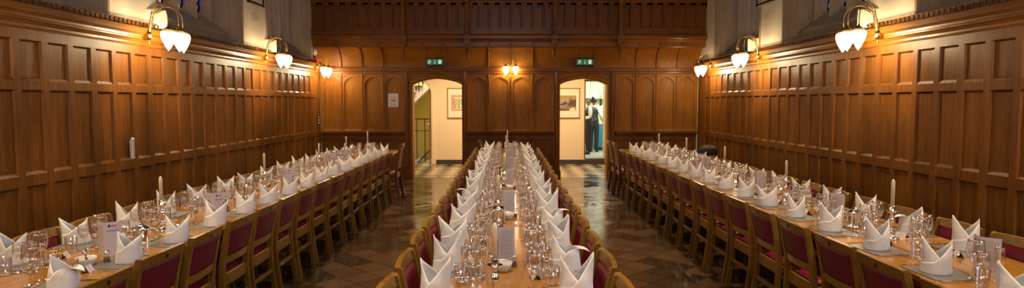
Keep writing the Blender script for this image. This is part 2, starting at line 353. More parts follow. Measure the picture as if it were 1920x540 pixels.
# ------------------------------------------------------------------ side walls
PITCH = .3193
def side_wall(side):
    sx = -1 if side == 'left' else 1
    X = XL if side == 'left' else XR
    y0 = 5.154 if side == 'left' else 4.991
    def W(d, y, z): return (X + sx * d, y, z)            # d > 0 goes into the wall
    # window openings in the stone/plaster above the panelling
    wins = [(-2.4, -.15), (.85, 3.14), (4.06, 6.41), (7.33, 9.65), (10.60, 12.95)] if side == 'left' else [(-2.4, -.15), (.85, 3.1), (4.02, 6.33), (7.21, 9.40), (10.26, 12.45)]
    ZS, ZT = 2.46, 5.4
    w = MB()
    def wb(ya, yb, za, zb, d0=.02, d1=.75, mi=0):
        a, b = W(d0, ya, za), W(d1, yb, zb); w.box(*a, *b, mi)
    wb(YF, YB + .3, 0, ZS - .02, .06, .75)
    edges = [YF] + [v for p in wins for v in p] + [YB + .3]
    for i in range(0, len(edges), 2): wb(edges[i], edges[i + 1], ZS - .02, ZC)
    for a, b in wins: wb(a, b, ZT, ZC)
    root = structure(w.build('wall_' + side, ['plaster']))
    # panelling: one relief surface of stiles, rails and sunk panels
    p = MB()
    rows = [(.22, .94), (1.033, 1.752), (1.828, 2.172)]
    zr = [0, .22, .94, 1.033, 1.752, 1.828, 2.172, 2.27]
    ks = range(-25, 26)
    ops = [(y0 + k * PITCH - .247, y0 + k * PITCH) for k in ks if YF + .05 < y0 + k * PITCH - .25 and y0 + k * PITCH < YB - .03]
    ya = YF
    def face(a, b, za, zb, d=0.): p.quad(W(d, a, za), W(d, b, za), W(d, b, zb), W(d, a, zb))
    for (a, b) in ops:
        face(ya, a, 0, 2.27)
        for za, zb in zip(zr[0::2], zr[1::2]): face(a, b, za, zb)
        for za, zb in rows:
            # quirk moulding round top and sides, long bevel at the bottom
            o = [(a, za), (b, za), (b, zb), (a, zb)]
            i1 = [(a + .010, za + .027), (b - .010, za + .027), (b - .010, zb - .010), (a + .010, zb - .010)]
            i2 = [(a + .013, za + .028), (b - .013, za + .028), (b - .013, zb - .013), (a + .013, zb - .013)]
            i3 = [(a + .019, za + .029), (b - .019, za + .029), (b - .019, zb - .019), (a + .019, zb - .019)]
            ring = [(o, 0), (i1, .018), (i2, .030), (i3, .019)]
            for (q, d0), (r_, d1) in zip(ring, ring[1:]):
                for j in range(4):
                    k = (j + 1) % 4
                    p.quad(W(d0, *q[j]), W(d0, *q[k]), W(d1, *r_[k]), W(d1, *r_[j]))
            p.quad(*[W(.019, *c) for c in i3])
        ya = b
    face(ya, YB, 0, 2.27)
    p.build('panelling', 'oak', root, fix=False)
    # skirting
    MB().box(*W(-.018, YF, 0), *W(.02, YB, .16)).build('skirting', 'oak_h', root, bevel=.006)
    # rail capping and cornice, one moulded length
    prof = [(0.02, 2.262), (-.012, 2.262), (-.016, 2.272), (-.012, 2.282), (-.014, 2.30), (-.030, 2.325), (-.045, 2.335), (-.045, 2.350), (-.052, 2.354), (-.056, 2.375),
            (-.080, 2.395), (-.085, 2.40), (-.085, 2.452), (-.075, 2.460), (.1, 2.460)]
    c = MB(); c.sweep([(W(0, YF, 0), (sx, 0, 0), (0, 0, 1)), (W(0, YB, 0), (sx, 0, 0), (0, 0, 1))], [(a, b) for a, b in prof])
    c.build('cornice', 'oak_h', root)
    # wavy iron cresting on the shelf
    g = MB(); y = 3.6
    while y < YB - .12:
        pts = [W(-.052, y + yy, 2.460 + zz) for yy, zz in ((-.016, .001), (-.008, .000), (-.001, .006), (.002, .016), (-.003, .026), (-.005, .036), (0, .046), (.008, .052), (.016, .050))]
        g.tube(pts, .0058, 6); y += .0722
    g.box(*W(-.058, 3.5, 2.512), *W(-.046, YB - .1, 2.519), 1)
    g.box(*W(-.030, 3.5, 2.46), *W(-.02, YB - .1, 2.510), 1)
    g.build('cresting', ['iron', 'oak_h'], root)
    # windows
    for n, (a, b) in enumerate(wins):
        if b < 3: zbot = 2.9
        f = MB(); D = .50; zi = 2.93
        # splayed sill with a string moulding half way
        f.add([W(-.0, a, 2.462), W(-.0, b, 2.462), W(.20, b - .04, 2.66), W(.20, a + .04, 2.66), W(.175, a + .04, 2.672), W(.175, b - .04, 2.672), W(.20, b - .04, 2.70), W(.20, a + .04, 2.70), W(D, b - .18, zi), W(D, a + .18, zi)],
              [(0, 1, 2, 3), (3, 2, 5, 4), (4, 5, 6, 7), (7, 6, 8, 9)], 1)
        for ye, s_ in ((a, 1), (b, -1)):
            # moulded jamb: hollow, roll, hollow, then the wide splay
            jp = [(.0, 0), (.0, .012), (.03, .018), (.035, .035), (.06, .04), (.075, .055), (.07, .07), (.10, .075), (.13, .09), (.16, .11), (.165, .125), (.40, .165), (.42, .19), (.45, .18), (.47, .2), (D + .02, .2), (D + .02, -.02), (-.0, -.02)]
            f.sweep([((X, ye, 2.45), (sx, 0, 0), (0, s_, 0)), ((X, ye, ZT), (sx, 0, 0), (0, s_, 0))], jp, 0)
        f.box(*W(0.01, a, ZT - .1), *W(D + .1, b, ZT), 0)
        span = (b - .2) - (a + .2); nl = 4; lp = span / nl
        for k in range(nl + 1):
            yc = a + .2 + k * lp
            mp_ = [(D - .13, -.015), (D - .13, .015), (D - .06, .03), (D - .04, .055), (D + .02, .06), (D + .08, .05), (D + .08, -.05), (D + .02, -.06), (D - .04, -.055), (D - .06, -.03)]
            f.sweep([((X, yc, zi - .12), (sx, 0, 0), (0, 1, 0)), ((X, yc, ZT), (sx, 0, 0), (0, 1, 0))], mp_, 0)
        f.box(*W(D - .03, a + .1, 4.3), *W(D + .06, b - .1, 4.4), 0)
        f.box(*W(D - .02, a + .05, 2.7), *W(D + .1, b - .05, zi + .015), 0)
        win = structure(f.build('window_%d' % (n + 1 + (5 if sx > 0 else 0)), ['stone', 'stone_sill']))
        for k in range(nl):
            yc = a + .2 + (k + .5) * lp
            q = MB().box(-.003, -lp / 2 + .03, 0, .003, lp / 2 - .03, ZT - zi)
            q.build('leaded_light', 'stained' if sx < 0 else 'leaded', win, loc=W(D + .03, yc, zi))
    return root
WL_ = side_wall('left'); WR_ = side_wall('right')

# ------------------------------------------------------------------ back wall: oak screen
wb = MB()
def yb(x0, z0, x1, z1, mi=0): wb.box(x0, YB + .05, z0, x1, YB + .24, z1, mi)
DL, DR = (-2.04, -.98), (1.13, 2.15)
yb(XL - .3, 0, DL[0] - .01, ZC); yb(DL[1] + .01, 0, DR[0] - .01, ZC); yb(DR[1] + .01, 0, XR + .3, ZC)
yb(DL[0] - .01, 2.17, DL[1] + .01, ZC); yb(DR[0] - .01, 2.17, DR[1] + .01, ZC)
wall_back = structure(wb.build('wall_back', ['plaster']))
def arch_z(t, rise):        # t in -1..1, four-centred arch; negative rise asks for the flatter door arch
    a = abs(t)
    if rise < 0: return -rise * (.62 * (1 - a * a) + .28 * (1 - a) + .10 * (1 - a ** 8))
    return rise * ((1 - a ** 3.0) ** .55 * .52 + .48 * (1 - a))
def arch_cell(mb, xa, xb, oa, ob, z0, zs, zt, rise, y, depth, sill=.03, mi=0, panel=True, n=14, zbase=None):
    """plate from xa to xb, z0 to zt with an arched opening oa..ob from zbase to spring zs"""
    zb = z0 if zbase is None else zbase
    mid, hw = (oa + ob) / 2, (ob - oa) / 2
    mb.quad((xa, y, z0), (oa, y, z0), (oa, y, zt), (xa, y, zt), mi); mb.quad((ob, y, z0), (xb, y, z0), (xb, y, zt), (ob, y, zt), mi)
    if zb > z0: mb.quad((oa, y, z0), (ob, y, z0), (ob, y, zb), (oa, y, zb), mi)
    P = [(mid + hw * (2 * i / n - 1), zs + arch_z(2 * i / n - 1, rise)) for i in range(n + 1)]
    for (x1, z1), (x2, z2) in zip(P, P[1:]): mb.quad((x1, y, z1), (x2, y, z2), (x2, y, zt), (x1, y, zt), mi)
    outline = [(ob, zb + sill), (ob, zs)] + [p for p in P[::-1]][1:-1] + [(oa, zs), (oa, zb + sill)]
    outline = [(ob, zb)] + outline[1:-1] + [(oa, zb)]
    def inset(q, f):
        cz = (zb + zs) / 2
        return [(mid + (x - mid) * (1 - f / hw), zb + (z - zb) if z > cz else z) if False else (mid + (x - mid) * (1 - f / hw), (z - f) if z > zs - 1e-6 else max(z, zb + (sill if panel else 0))) for x, z in q]
    r0 = outline; r1 = inset(outline, .010); r2 = inset(outline, .022) 
    seq = [(r0, 0), (r1, depth * .55), (r2, depth * .5), (r2, depth)] if panel else [(r0, 0), (r0, depth)]
    for (q, d0), (r_, d1) in zip(seq, seq[1:]):
        for i in range(len(q)):
            j = (i + 1) % len(q)
            if not panel and j == 0: continue
            mb.quad((q[i][0], y + d0, q[i][1]), (q[j][0], y + d0, q[j][1]), (r_[j][0], y + d1, r_[j][1]), (r_[i][0], y + d1, r_[i][1]), mi)
    if panel:
        mb.add([(x, y + depth, z) for x, z in seq[-1][0]], [tuple(range(len(r0)))], mi)
sc = MB(); dado = MB(); col = MB(); carve = MB()
def bay(x0, x1, n=4):
    pw = (x1 - x0) / n
    for i in range(n):
        a, b = x0 + i * pw, x0 + (i + 1) * pw
        arch_cell(sc, a, b, a + .045, b - .045, 1.0, 2.05, 2.25, .135, YB, .035, zbase=1.035)
        # dado panel
        dado_cell(a, b)
        # carved spandrels: little leaf sprays
        for sgn, xe in ((1, a + .045), (-1, b - .045)):
            for (dx, dz, r_) in ((.022, .012, .014), (.05, .035, .011), (.085, .045, .009), (.018, .06, .009), (.02, .095, .006)):
                cx, cz = xe + sgn * dx * .7, 2.225 - dz * .75
                carve.add([(cx, YB - .014, cz)] + [(cx + r_ * cos(t) * (1.25 if k % 2 else .7), YB + .001, cz + r_ * sin(t) * (1.25 if k % 2 else .7)) for k, t in enumerate([j * pi / 4 for j in range(8)])],
                          [(0, 1 + j, 1 + (j + 1) % 8) for j in range(8)])
    for i in range(n + 1):
        x = x0 + i * pw
        w_ = .017
        col.lathe([(w_ + .008, 1.02), (w_ + .008, 1.05), (w_, 1.06), (w_ * .8, 1.09), (w_ * .8, 2.17), (w_ + .006, 2.185), (w_ + .006, 2.205), (w_ * .8, 2.22), (w_ * .8, 2.26)], 10, (x, YB - .004, 0))
def dado_cell(a, b):
    y = YB
    xa, xb, za, zb = a + .05, b - .05, .2, .83
    dado.quad((a, y, 0), (xa, y, 0), (xa, y, .95), (a, y, .95)); dado.quad((xb, y, 0), (b, y, 0), (b, y, .95), (xb, y, .95))
    dado.quad((xa, y, 0), (xb, y, 0), (xb, y, za), (xa, y, za)); dado.quad((xa, y, zb), (xb, y, zb), (xb, y, .95), (xa, y, .95))
    o = [(xa, za), (xb, za), (xb, zb), (xa, zb)]; i_ = [(xa + .015, za + .02), (xb - .015, za + .02), (xb - .015, zb - .015), (xa + .015, zb - .015)]
    for j in range(4):
        k = (j + 1) % 4
        dado.quad((o[j][0], y, o[j][1]), (o[k][0], y, o[k][1]), (i_[k][0], y + .02, i_[k][1]), (i_[j][0], y + .02, i_[j][1]))
    dado.quad(*[(x, y + .02, z) for x, z in i_])
    # corbel under the rail
    dado.lathe([(.004, .80), (.02, .82), (.018, .84), (.03, .86), (.03, .90), (.022, .91), (.035, .94)], 8, (a, y - .012, 0))
BAYS = [(XL + .03, -2.22), (-.87, 1.0), (2.32, XR - .03)]
for a, b in BAYS: bay(a, b)
for a, b in BAYS:
    dado.sweep([((a, YB, 0), (0, -1, 0), (0, 0, 1)), ((b, YB, 0), (0, -1, 0), (0, 0, 1))],
               [(-.02, .935), (.02, .935), (.035, .95), (.06, .96), (.06, .975), (.05, .98), (.075, .99), (.075, 1.005), (.02, 1.012), (.015, 1.03), (-.02, 1.03)])
    dado.box(a, YB - .02, 0, b, YB + .02, .15)
# door bays: arch heads over the two doorways
for (a, b), (x0, x1) in ((DL, (-2.22, -.87)), (DR, (1.0, 2.32))):
    arch_cell(sc, x0, x1, a, b, 0, 2.02, 2.25, -.135, YB, .27, panel=False, n=20)
    # moulded arch timber
    mid, hw = (a + b) / 2, (b - a) / 2; pts = []
    for i in range(21):
        t = 2 * i / 20 - 1
        x, z = mid + (hw + .05) * t, 2.03 + arch_z(t * .97, -.145)
        pts.append(((x, YB - .03, z), (0, 1, 0), (0, 0, 1)))
    sc.sweep(pts, [(0, -.03), (-.02, 0), (-.02, .03), (0, .06), (.04, .06), (.04, -.03)])
    for x, s_ in ((a, -1), (b, 1)): sc.box(x + s_ * .004, YB - .025, 0, x + s_ * .055, YB + .26, 2.04)
sc.build('arched_panelling', 'oak_back', wall_back, fix=False)
dado.build('dado', 'oak_gallery', wall_back, fix=False)
col.build('colonnettes', 'oak_back', wall_back)
carve.build('carved_spandrels', 'oak_back', wall_back)
PX = [(-2.165), (-.925), (1.06), (2.26)]
for x in PX:
    q = MB(); q.box(x - .04, YB - .055, .22, x + .04, YB + .01, 2.27); q.lathe([(.022, .24), (.022, 2.3)], 10, (x, YB - .06, 0))
    q.box(x - .085, YB - .10, 0, x + .085, YB + .01, .17); q.box(x - .07, YB - .085, .17, x + .07, YB + .01, .22); q.box(x - .052, YB - .07, .22, x + .052, YB + .01, .28)
    q.build('pilaster', 'oak_gallery', wall_back, bevel=.006)
cr = MB(); cr.sweep([((XL, YB, 0), (0, -1, 0), (0, 0, 1)), ((XR, YB, 0), (0, -1, 0), (0, 0, 1))],
    [(-.03, 2.245), (.02, 2.245), (.022, 2.262), (.035, 2.27), (.035, 2.29), (.05, 2.30), (.06, 2.315), (.06, 2.33), (.045, 2.335), (.045, 2.352), (.075, 2.36), (.075, 2.378), (.03, 2.385), (-.03, 2.385)])
cr.build('impost_rail', 'oak_hx', wall_back)

# ------------------------------------------------------------------ gallery over the screen
GY = 13.02
gal = empty('wooden_gallery', (0, GY, 2.4), 0, 'dark carved oak gallery front running across the end of the hall above the doorways', 'gallery')
def G(mb, name, mat, **k): 
    mb.v = [(x, y - GY, z - 2.4) for x, y, z in mb.v]; return mb.build(name, mat, gal, **k)
cove = MB()
cur = []
for i in range(13):
    t = i / 12 * pi / 2
    cur.append((YB - .01 - .36 * (1 - cos(t)), 2.385 + .42 * sin(t)))
for (y1, z1), (y2, z2) in zip(cur, cur[1:]): cove.quad((XL, y1, z1), (XR, y1, z1), (XR, y2, z2), (XL, y2, z2))
for f in range(len(cove.s)): cove.s[f] = False
G(cove, 'cove', 'oak_back', fix=False)
ribx = []
for a, b in BAYS:
    pw = (b - a) / 4; ribx += [a + pw, a + 2 * pw, a + 3 * pw]
for a, b in ((-2.165, -.925), (1.06, 2.26)): ribx += [a + (b - a) / 3 + .0, a + 2 * (b - a) / 3]
for x in ribx:
    q = MB(); pts = []
    for i, (y, z) in enumerate(cur):
        t = i / 12 * pi / 2; pts.append(((x, y, z), (1, 0, 0), (0, -cos(t) , -sin(t))))
    q.sweep(pts, [(-.018, -.005), (-.018, .018), (-.009, .032), (.009, .032), (.018, .018), (.018, -.005)])
    G(q, 'cove_rib', 'oak_back')
bm_ = MB()
XG0, XG1 = XL - .02, XR + .02
bm_.sweep([((XG0, 0, 0), (0, -1, 0), (0, 0, 1)), ((XG1, 0, 0), (0, -1, 0), (0, 0, 1))],
          [(-13.2, 2.785), (-13.09, 2.785), (-13.085, 2.80), (-13.075, 2.80), (-13.075, 2.89), (-13.06, 2.90), (-13.05, 2.93), (-12.99, 2.945), (-12.98, 2.965), (-12.955, 2.975), (-12.955, 3.01), (-12.99, 3.02), (-13.0, 3.045), (-13.02, 3.06), (-13.02, 3.08), (-13.2, 3.08)])
G(bm_, 'bressumer', 'oak_hx')
for x in ribx:
    q = MB()
    for k in range(6):
        t = k * pi / 3; q.lathe([(.004, -.012), (.012, -.006), (.014, .0), (.010, .006), (.002, .01)], 6, (x + .016 * cos(t) * 1.2, 13.068, 2.845 + .018 * sin(t)))
    q.box(x - .03, 13.06, 2.815, x + .03, 13.09, 2.875)
    G(q, 'carved_boss', 'oak_gallery')
pan = MB(); PXG = [-2.15, -.83, .97, 2.33]
secs = [(XG0, PXG[0], 8), (PXG[0], PXG[1], 6), (PXG[1], PXG[2], 8), (PXG[2], PXG[3], 6), (PXG[3], XG1, 8)]
pan.box(XG0, 13.07, 3.0, XG1, 13.12, 3.82)
pan.box(XG0, 13.035, 3.08, XG1, 13.08, 3.17)
for a, b, n in secs:
    pw = (b - a) / n
    for i in range(n):
        xa, xb = a + i * pw, a + (i + 1) * pw
        mid = (xa + xb) / 2
        if i: 
            pan.sweep([((xa, 13.07, 3.15), (1, 0, 0), (0, -1, 0)), ((xa, 13.07, 3.70), (1, 0, 0), (0, -1, 0))], [(-.026, 0), (-.026, .012), (-.012, .026), (-.009, .052), (.009, .052), (.012, .026), (.026, .012), (.026, 0)])
        # cusped head
        h = MB(); 
        arch_cell(h, xa, xb, xa + .012, mid - .002, 3.60, 3.61, 3.70, .05, 13.045, .03, panel=False, n=6)
        arch_cell(h, mid, xb, mid + .002, xb - .012, 3.60, 3.61, 3.70, .05, 13.045, .03, panel=False, n=6)
        pan.add(h.v, h.f); 
        pan.lathe([(.003, -.015), (.012, -.004), (.012, .004), (.003, .015)], 6, (mid, 13.04, 3.60))
G(pan, 'balustrade_panels', 'oak_gallery', fix=False)
rl = MB(); rl.sweep([((XG0, 0, 0), (0, -1, 0), (0, 0, 1)), ((XG1, 0, 0), (0, -1, 0), (0, 0, 1))],
   [(-13.2, 3.69), (-13.03, 3.69), (-13.01, 3.70), (-13.01, 3.72), (-12.99, 3.735), (-12.96, 3.745), (-12.96, 3.79), (-12.98, 3.80), (-13.0, 3.83), (-13.2, 3.83)])
G(rl, 'top_rail', 'oak_hx')
for x in PXG:
    q = MB(); c = (x, 13.0, 0)
    q.lathe([(.0, 2.50), (.012, 2.505), (.02, 2.53), (.012, 2.555), (.03, 2.58), (.038, 2.61), (.022, 2.64), (.052, 2.66), (.052, 2.675), (.035, 2.69), (.05, 2.70), (.05, 2.71), (.03, 2.73), (.03, 2.82), (.05, 2.84)], 14, c)
    q.box(x - .06, 12.935, 2.84, x + .06, 13.08, 2.93); q.box(x - .075, 12.92, 2.93, x + .075, 13.08, 3.02)
    q.lathe([(.062, 3.02), (.062, 3.10), (.055, 3.13), (.055, 3.20), (.068, 3.21), (.068, 3.225), (.052, 3.24), (.046, 3.27), (.046, 3.69), (.062, 3.70), (.07, 3.73), (.07, 3.80)], 14, c)
    q.box(x - .065, 12.93, 3.74, x + .065, 13.06, 4.3)
    G(q, 'gallery_post', 'oak_gallery', bevel=.005)
MB().box(XL, YB - .02, 2.8, XR, YB + .03, ZC).build('upper_panelling', 'oak_gallery', wall_back)

# ------------------------------------------------------------------ corridor and rooms beyond
CY = 16.5
cf = MB().box(XL - .3, YB + .01, -.1, 5.2, CY + .15, -.0); structure(cf.build('floor_corridor', 'cfloor'))
c = MB()
c.box(-2.01, CY, 0, 2.06, CY + .15, 2.75); c.box(2.70, CY, 0, 5.2, CY + .15, 2.75); c.box(2.06, CY, 2.19, 2.70, CY + .15, 2.75)
c.box(XL - .3, CY, 0, -2.85, CY + .15, 2.75)
# arched opening to the stair
n = 16; mid, hw = -2.43, .42
P = [(mid + hw * cos(pi * i / n), 1.85 + .40 * sin(pi * i / n)) for i in range(n + 1)]
for (x1, z1), (x2, z2) in zip(P, P[1:]):
    c.quad((x1, CY, z1), (x2, CY, z2), (x2, CY, 2.75), (x1, CY, 2.75)); c.quad((x1, CY, z1), (x2, CY, z2), (x2, CY + .5, z2), (x1, CY + .5, z1))
c.box(-2.02, CY, 0, -2.005, CY + .5, 1.86)
wc = structure(c.build('wall_corridor', ['corridor'], fix=False))
am = MB(); pts = [((-2.01, CY - .01, z), (1, 0, 0), (0, 1, 0)) for z in (0, 1.85)] + [((mid + hw * cos(pi * i / n), CY - .01, 1.85 + .40 * sin(pi * i / n)), (cos(pi * i / n), 0, sin(pi * i / n)), (0, 1, 0)) for i in range(1, n)]
am.sweep(pts, [(-.01, .02), (-.0, -.015), (.05, -.02), (.09, -.01), (.10, .02)]); am.box(-2.02, CY - .04, 0, -1.89, CY + .02, .16)
am.build('arch_moulding', 'corridor', wc)
MB().box(-1.89, CY - .015, 0, 2.06, CY + .0, .12).build('skirting', 'base_dark', wc)
MB().box(XL - .3, YB + .24, 2.75, 5.2, CY + .6, 2.85).build('corridor_ceiling', 'plaster', wc)
MB().box(5.1, YB + .24, 0, 5.2, CY, 2.8).build('end_wall', 'corridor', wc); MB().box(XL - .3, YB + .24, 0, XL - .2, CY, 2.8).build('end_wall', 'corridor', wc)
st = MB(); st.box(2.06, CY - .05, 0, 2.75, CY + .2, .145); structure(st.build('trim_1', 'base_dark'))
structure(MB().box(2.03, CY - .012, .15, 2.06, CY + .16, 2.22).box(2.69, CY - .012, .15, 2.73, CY + .16, 2.22).box(2.03, CY - .012, 2.19, 2.73, CY + .16, 2.24).build('trim_2', 'oak_gallery'))
# stair hall
structure(MB().box(-5.2, 18.62, 0, -1.2, 18.72, 3.6).build('wall_stair_back', 'green_paint')); structure(MB().box(-1.3, CY + .5, 0, -1.25, 18.6, 3.6).build('wall_stair_right', 'green_paint')); structure(MB().box(-5.2, CY + .15, 0, -5.1, 18.6, 3.6).build('wall_stair_left', 'green_paint'))
structure(MB().box(-5.2, CY + .15, -.1, -1.2, 18.7, 0).build('floor_stair', 'cfloor'))
stp = MB()
for i in range(16):
    xa = -4.62 + i * .20; z1 = .19 * (i + 1)
    zb0, zb1 = max(0, z1 - .42), max(0, z1 - .23)
    stp.hexa([(xa, 17.9, zb0), (xa + .2, 17.9, zb1), (xa + .2, 18.6, zb1), (xa, 18.6, zb0)], [(xa, 17.9, z1), (xa + .2, 17.9, z1), (xa + .2, 18.6, z1), (xa, 18.6, z1)], 0)
    stp.box(xa - .02, 17.88, z1 - .12, xa + .02, 18.6, z1, 1); stp.box(xa - .03, 17.87, z1, xa + .2, 18.6, z1 + .025, 1)
tag(stp.build('staircase', ['plaster', 'base_dark'], loc=(0, 0, 0)), 'pale staircase with dark treads rising behind the left archway', 'stairs')
r_ = empty('stair_railing', (-2.36, 17.0, 0), 0, 'black iron balustrade of upright bars beyond the left doorway', 'railing')
for k, x in enumerate([-.55, -.33, -.11, .11, .33]):
    MB().box(x - .009, -.009, 0, x + .009, .009, 1.18).build('upright', 'iron', r_)
MB().box(-.56, -.012, 1.175, .36, .012, 1.20).build('handrail', 'iron', r_); MB().box(-.56, -.008, .86, .36, .008, .876).build('cross_bar', 'iron', r_)
MB().hexa([(-.1, -.015, .0), (-.06, -.015, .0), (-.06, .015, .0), (-.1, .015, .0)], [(.30, -.015, .42), (.34, -.015, .42), (.34, .015, .42), (.30, .015, .42)]).build('brace', 'iron', r_)
r2 = empty('upper_stair_railing', (-2.4, 17.83, 2.1), 0, 'black iron railing climbing with the pale stairs behind the left archway', 'railing')
for k in range(6):
    x = -.6 + k * .24; MB().box(x - .012, -.012, -.62 + .228 * k, x + .012, .012, .22 + .228 * k).build('upright', 'iron', r2)
MB().hexa([(-.62, -.02, .20), (-.62, .02, .20), (-.62, .02, .24), (-.62, -.02, .24)], [(.62, -.02, 1.38), (.62, .02, 1.38), (.62, .02, 1.42), (.62, -.02, 1.42)]).build('handrail', 'iron', r2)
dl = empty('door_1', (-2.055, CY + .06, 0)); dl['kind'] = 'structure'
MB().box(-.02, 0, 0, .03, .04, 1.98).build('door_edge', 'frame_wood', dl); MB().tube([(.0, -.03, 1.06), (-.09, -.035, 1.07)], .011, 8).build('handle', 'silver', dl); MB().box(-.02, -.012, .98, .01, .0, 1.14).build('handle_plate', 'silver', dl)

# kitchen
KY = 20.6
structure(MB().box(1.3, CY + .15, -.0, 5.2, KY, .15).build('floor_kitchen', 'kfloor'))
k = MB(); k.box(1.3, KY, 0, 5.2, KY + .1, 2.9); k.box(1.2, CY + .15, 0, 1.3, KY, 2.9); k.box(5.1, CY + .15, 0, 5.2, KY, 2.9); k.box(1.2, CY + .15, 2.8, 5.2, KY, 2.9)
structure(k.build('wall_kitchen', 'pale_green'))
wu = empty('wall_cupboard', (2.95, KY - .35, 1.75), 0, 'tall pale green kitchen cupboards behind the two waitresses', 'cupboard')
MB().box(-.75, 0, 0, 1.2, .34, .95).build('carcass', 'pale_green', wu, bevel=.004)
for i in range(4): 
    d_ = MB().box(-.74 + i * .48, -.02, .01, -.28 + i * .48, 0, .94).build('door', 'pale_green', wu, bevel=.004)
    MB().box(-.31 + i * .48, -.04, .1, -.295 + i * .48, -.02, .25).build('handle', 'silver', d_)
bu = empty('base_cupboard', (2.8, 19.3, .15), 0, 'blue kitchen counter unit with pale worktop behind the waitresses', 'counter')
MB().box(-.1, 0, .08, 1.9, .6, .82).build('carcass', 'blue_unit', bu, bevel=.004); MB().box(-.12, -.02, .82, 1.92, .62, .86).build('worktop', 'ceramic', bu, bevel=.004)
MB().box(-.05, .05, 0, 1.9, .55, .08).build('plinth', 'base_dark', bu)
for i in range(3):
    d_ = MB().box(-.09 + i * .65, -.018, .1, .54 + i * .65, 0, .8).build('door', 'blue_unit', bu, bevel=.004); MB().box(.44 + i * .65, -.035, .68, .52 + i * .65, -.018, .695).build('handle', 'silver', d_)
for i, (x, lb) in enumerate(((2.90, 'dark wine bottle with red capsule, left one of the pair on the shelf'), (3.02, 'dark wine bottle with red capsule, right one of the pair on the shelf'))):
    b = empty('wine_bottle', (x, 19.45, 1.53), 0, lb, 'bottle', 'wine bottles on the kitchen shelf')
    MB().lathe([(.0, 0), (.038, 0), (.04, .01), (.04, .20), (.034, .23), (.015, .26), (.014, .30), (.0, .30)], 16).build('bottle_body', 'bottle', b)
    MB().lathe([(.0165, .245), (.0165, .325), (.0, .325)], 12).build('capsule', 'red', b)
shf = MB().box(2.78, 19.35, 1.50, 4.2, 19.6, 1.53).box(2.80, 19.36, 1.01, 2.82, 19.59, 1.50).box(4.16, 19.36, 1.01, 4.18, 19.59, 1.50)
tag(shf.build('kitchen_shelf', 'white_plastic'), 'white shelf standing on the kitchen counter under two wine bottles', 'shelf')
for i in range(6):
    x = 2.98 + i * .11
    g = empty('storage_jar', (x, 19.44 + .05 * (i % 2), 1.01), 0, ['small red tin', 'white jar', 'tall clear jar', 'silver canister', 'short white tub', 'dark jar'][i] + ' on the kitchen counter below the shelf', 'jar')
    MB().lathe([(0, 0), (.04, 0), (.04, .14 + .05 * (i % 3)), (0, .14 + .05 * (i % 3))], 12).build('jar_body', ['red', 'ceramic', 'glass', 'silver', 'white_plastic', 'bottle'][i], g)
    MB().lathe([(0, .0), (.042, .0), (.042, .02), (0, .02)], 12).build('lid', 'silver', g, loc=(0, 0, .14 + .05 * (i % 3)))
kd = empty('door_2', (2.685, CY + .17, .15), R(91)); kd['kind'] = 'structure'
MB().box(0, -.02, 0, .68, .02, 2.03).build('door_leaf', 'yellow_oak', kd, bevel=.003)
for zz in (.2, 1.1): 
    for xx in (.1, .38): MB().box(xx, -.026, zz, xx + .2, .026, zz + .75).build('door_panel', 'yellow_oak', kd, bevel=.006)
tag(MB().box(-.5, -.05, 0, .5, .05, .05).build('strip_light', simple('tube_light', (1, 1, 1), .5, emit=(1, 1, .93), estr=9), loc=(2.9, 18.0, 2.74)), 'white fluorescent strip light on the kitchen ceiling', 'light')
# hall door leaves folded back against the passage
for nm, x, rz in (('door_3', 2.175, 76), ('door_4', -2.065, 103)):
    d = empty(nm, (x, YB + .27, 0), R(rz)); d['kind'] = 'structure'
    lf = MB().box(0, -.022, .01, .5, .022, 2.02).build('door_leaf', 'oak_gallery', d, bevel=.004)
    for zz in (.35, 1.05, 1.75): MB().box(-.015, -.03, zz, .06, .03, zz + .1).build('hinge', 'brass', lf, bevel=.003)

def framed(name, loc, w, h, fr, label, rot=0, art=None, fw_=.025):
    o = empty(name, loc, rot, label, 'picture')
    q = MB()
    for a, b, c_, d_ in ((-w / 2, -h / 2, w / 2, -h / 2 + fw_), (-w / 2, h / 2 - fw_, w / 2, h / 2), (-w / 2, -h / 2, -w / 2 + fw_, h / 2), (w / 2 - fw_, -h / 2, w / 2, h / 2)):
        q.box(a, -.03, b, c_, 0, d_)
    q.build('frame', fr, o, bevel=.002); MB().box(-w / 2 + fw_, -.014, -h / 2 + fw_, w / 2 - fw_, -.004, h / 2 - fw_).build('mount', 'mount', o)
    if art: art(o)
    return o
def art1(o):
    q = MB(); ms = ['art_pink', 'art_red', 'art_green', 'art_dark', 'art_cream']
    q.box(-.26, -.018, -.20, .26, -.014, .21, 0)
    rr = random.Random(3)
    for i in range(150):
        x, z = rr.uniform(-.25, .24), rr.uniform(-.19, .20)
        if abs(x) < .185 and abs(z) < .15: continue
        q.box(x, -.0195, z, x + rr.uniform(.008, .025), -.018, z + rr.uniform(.006, .02), rr.choice([1, 1, 2, 4]))
    q.box(-.19, -.020, -.145, .19, -.018, .15, 4)
    for i in range(4):
        for j in range(3):
            x, z = -.155 + i * .1, .075 - j * .085
            q.box(x - .035, -.022, z - .035, x + .035, -.020, z + .035, 3 if j < 2 else 2); q.box(x - .02, -.023, z - .022, x + .02, -.022, z + .022, 4 if j < 2 else 2)
    q.build('artwork', ms, o)
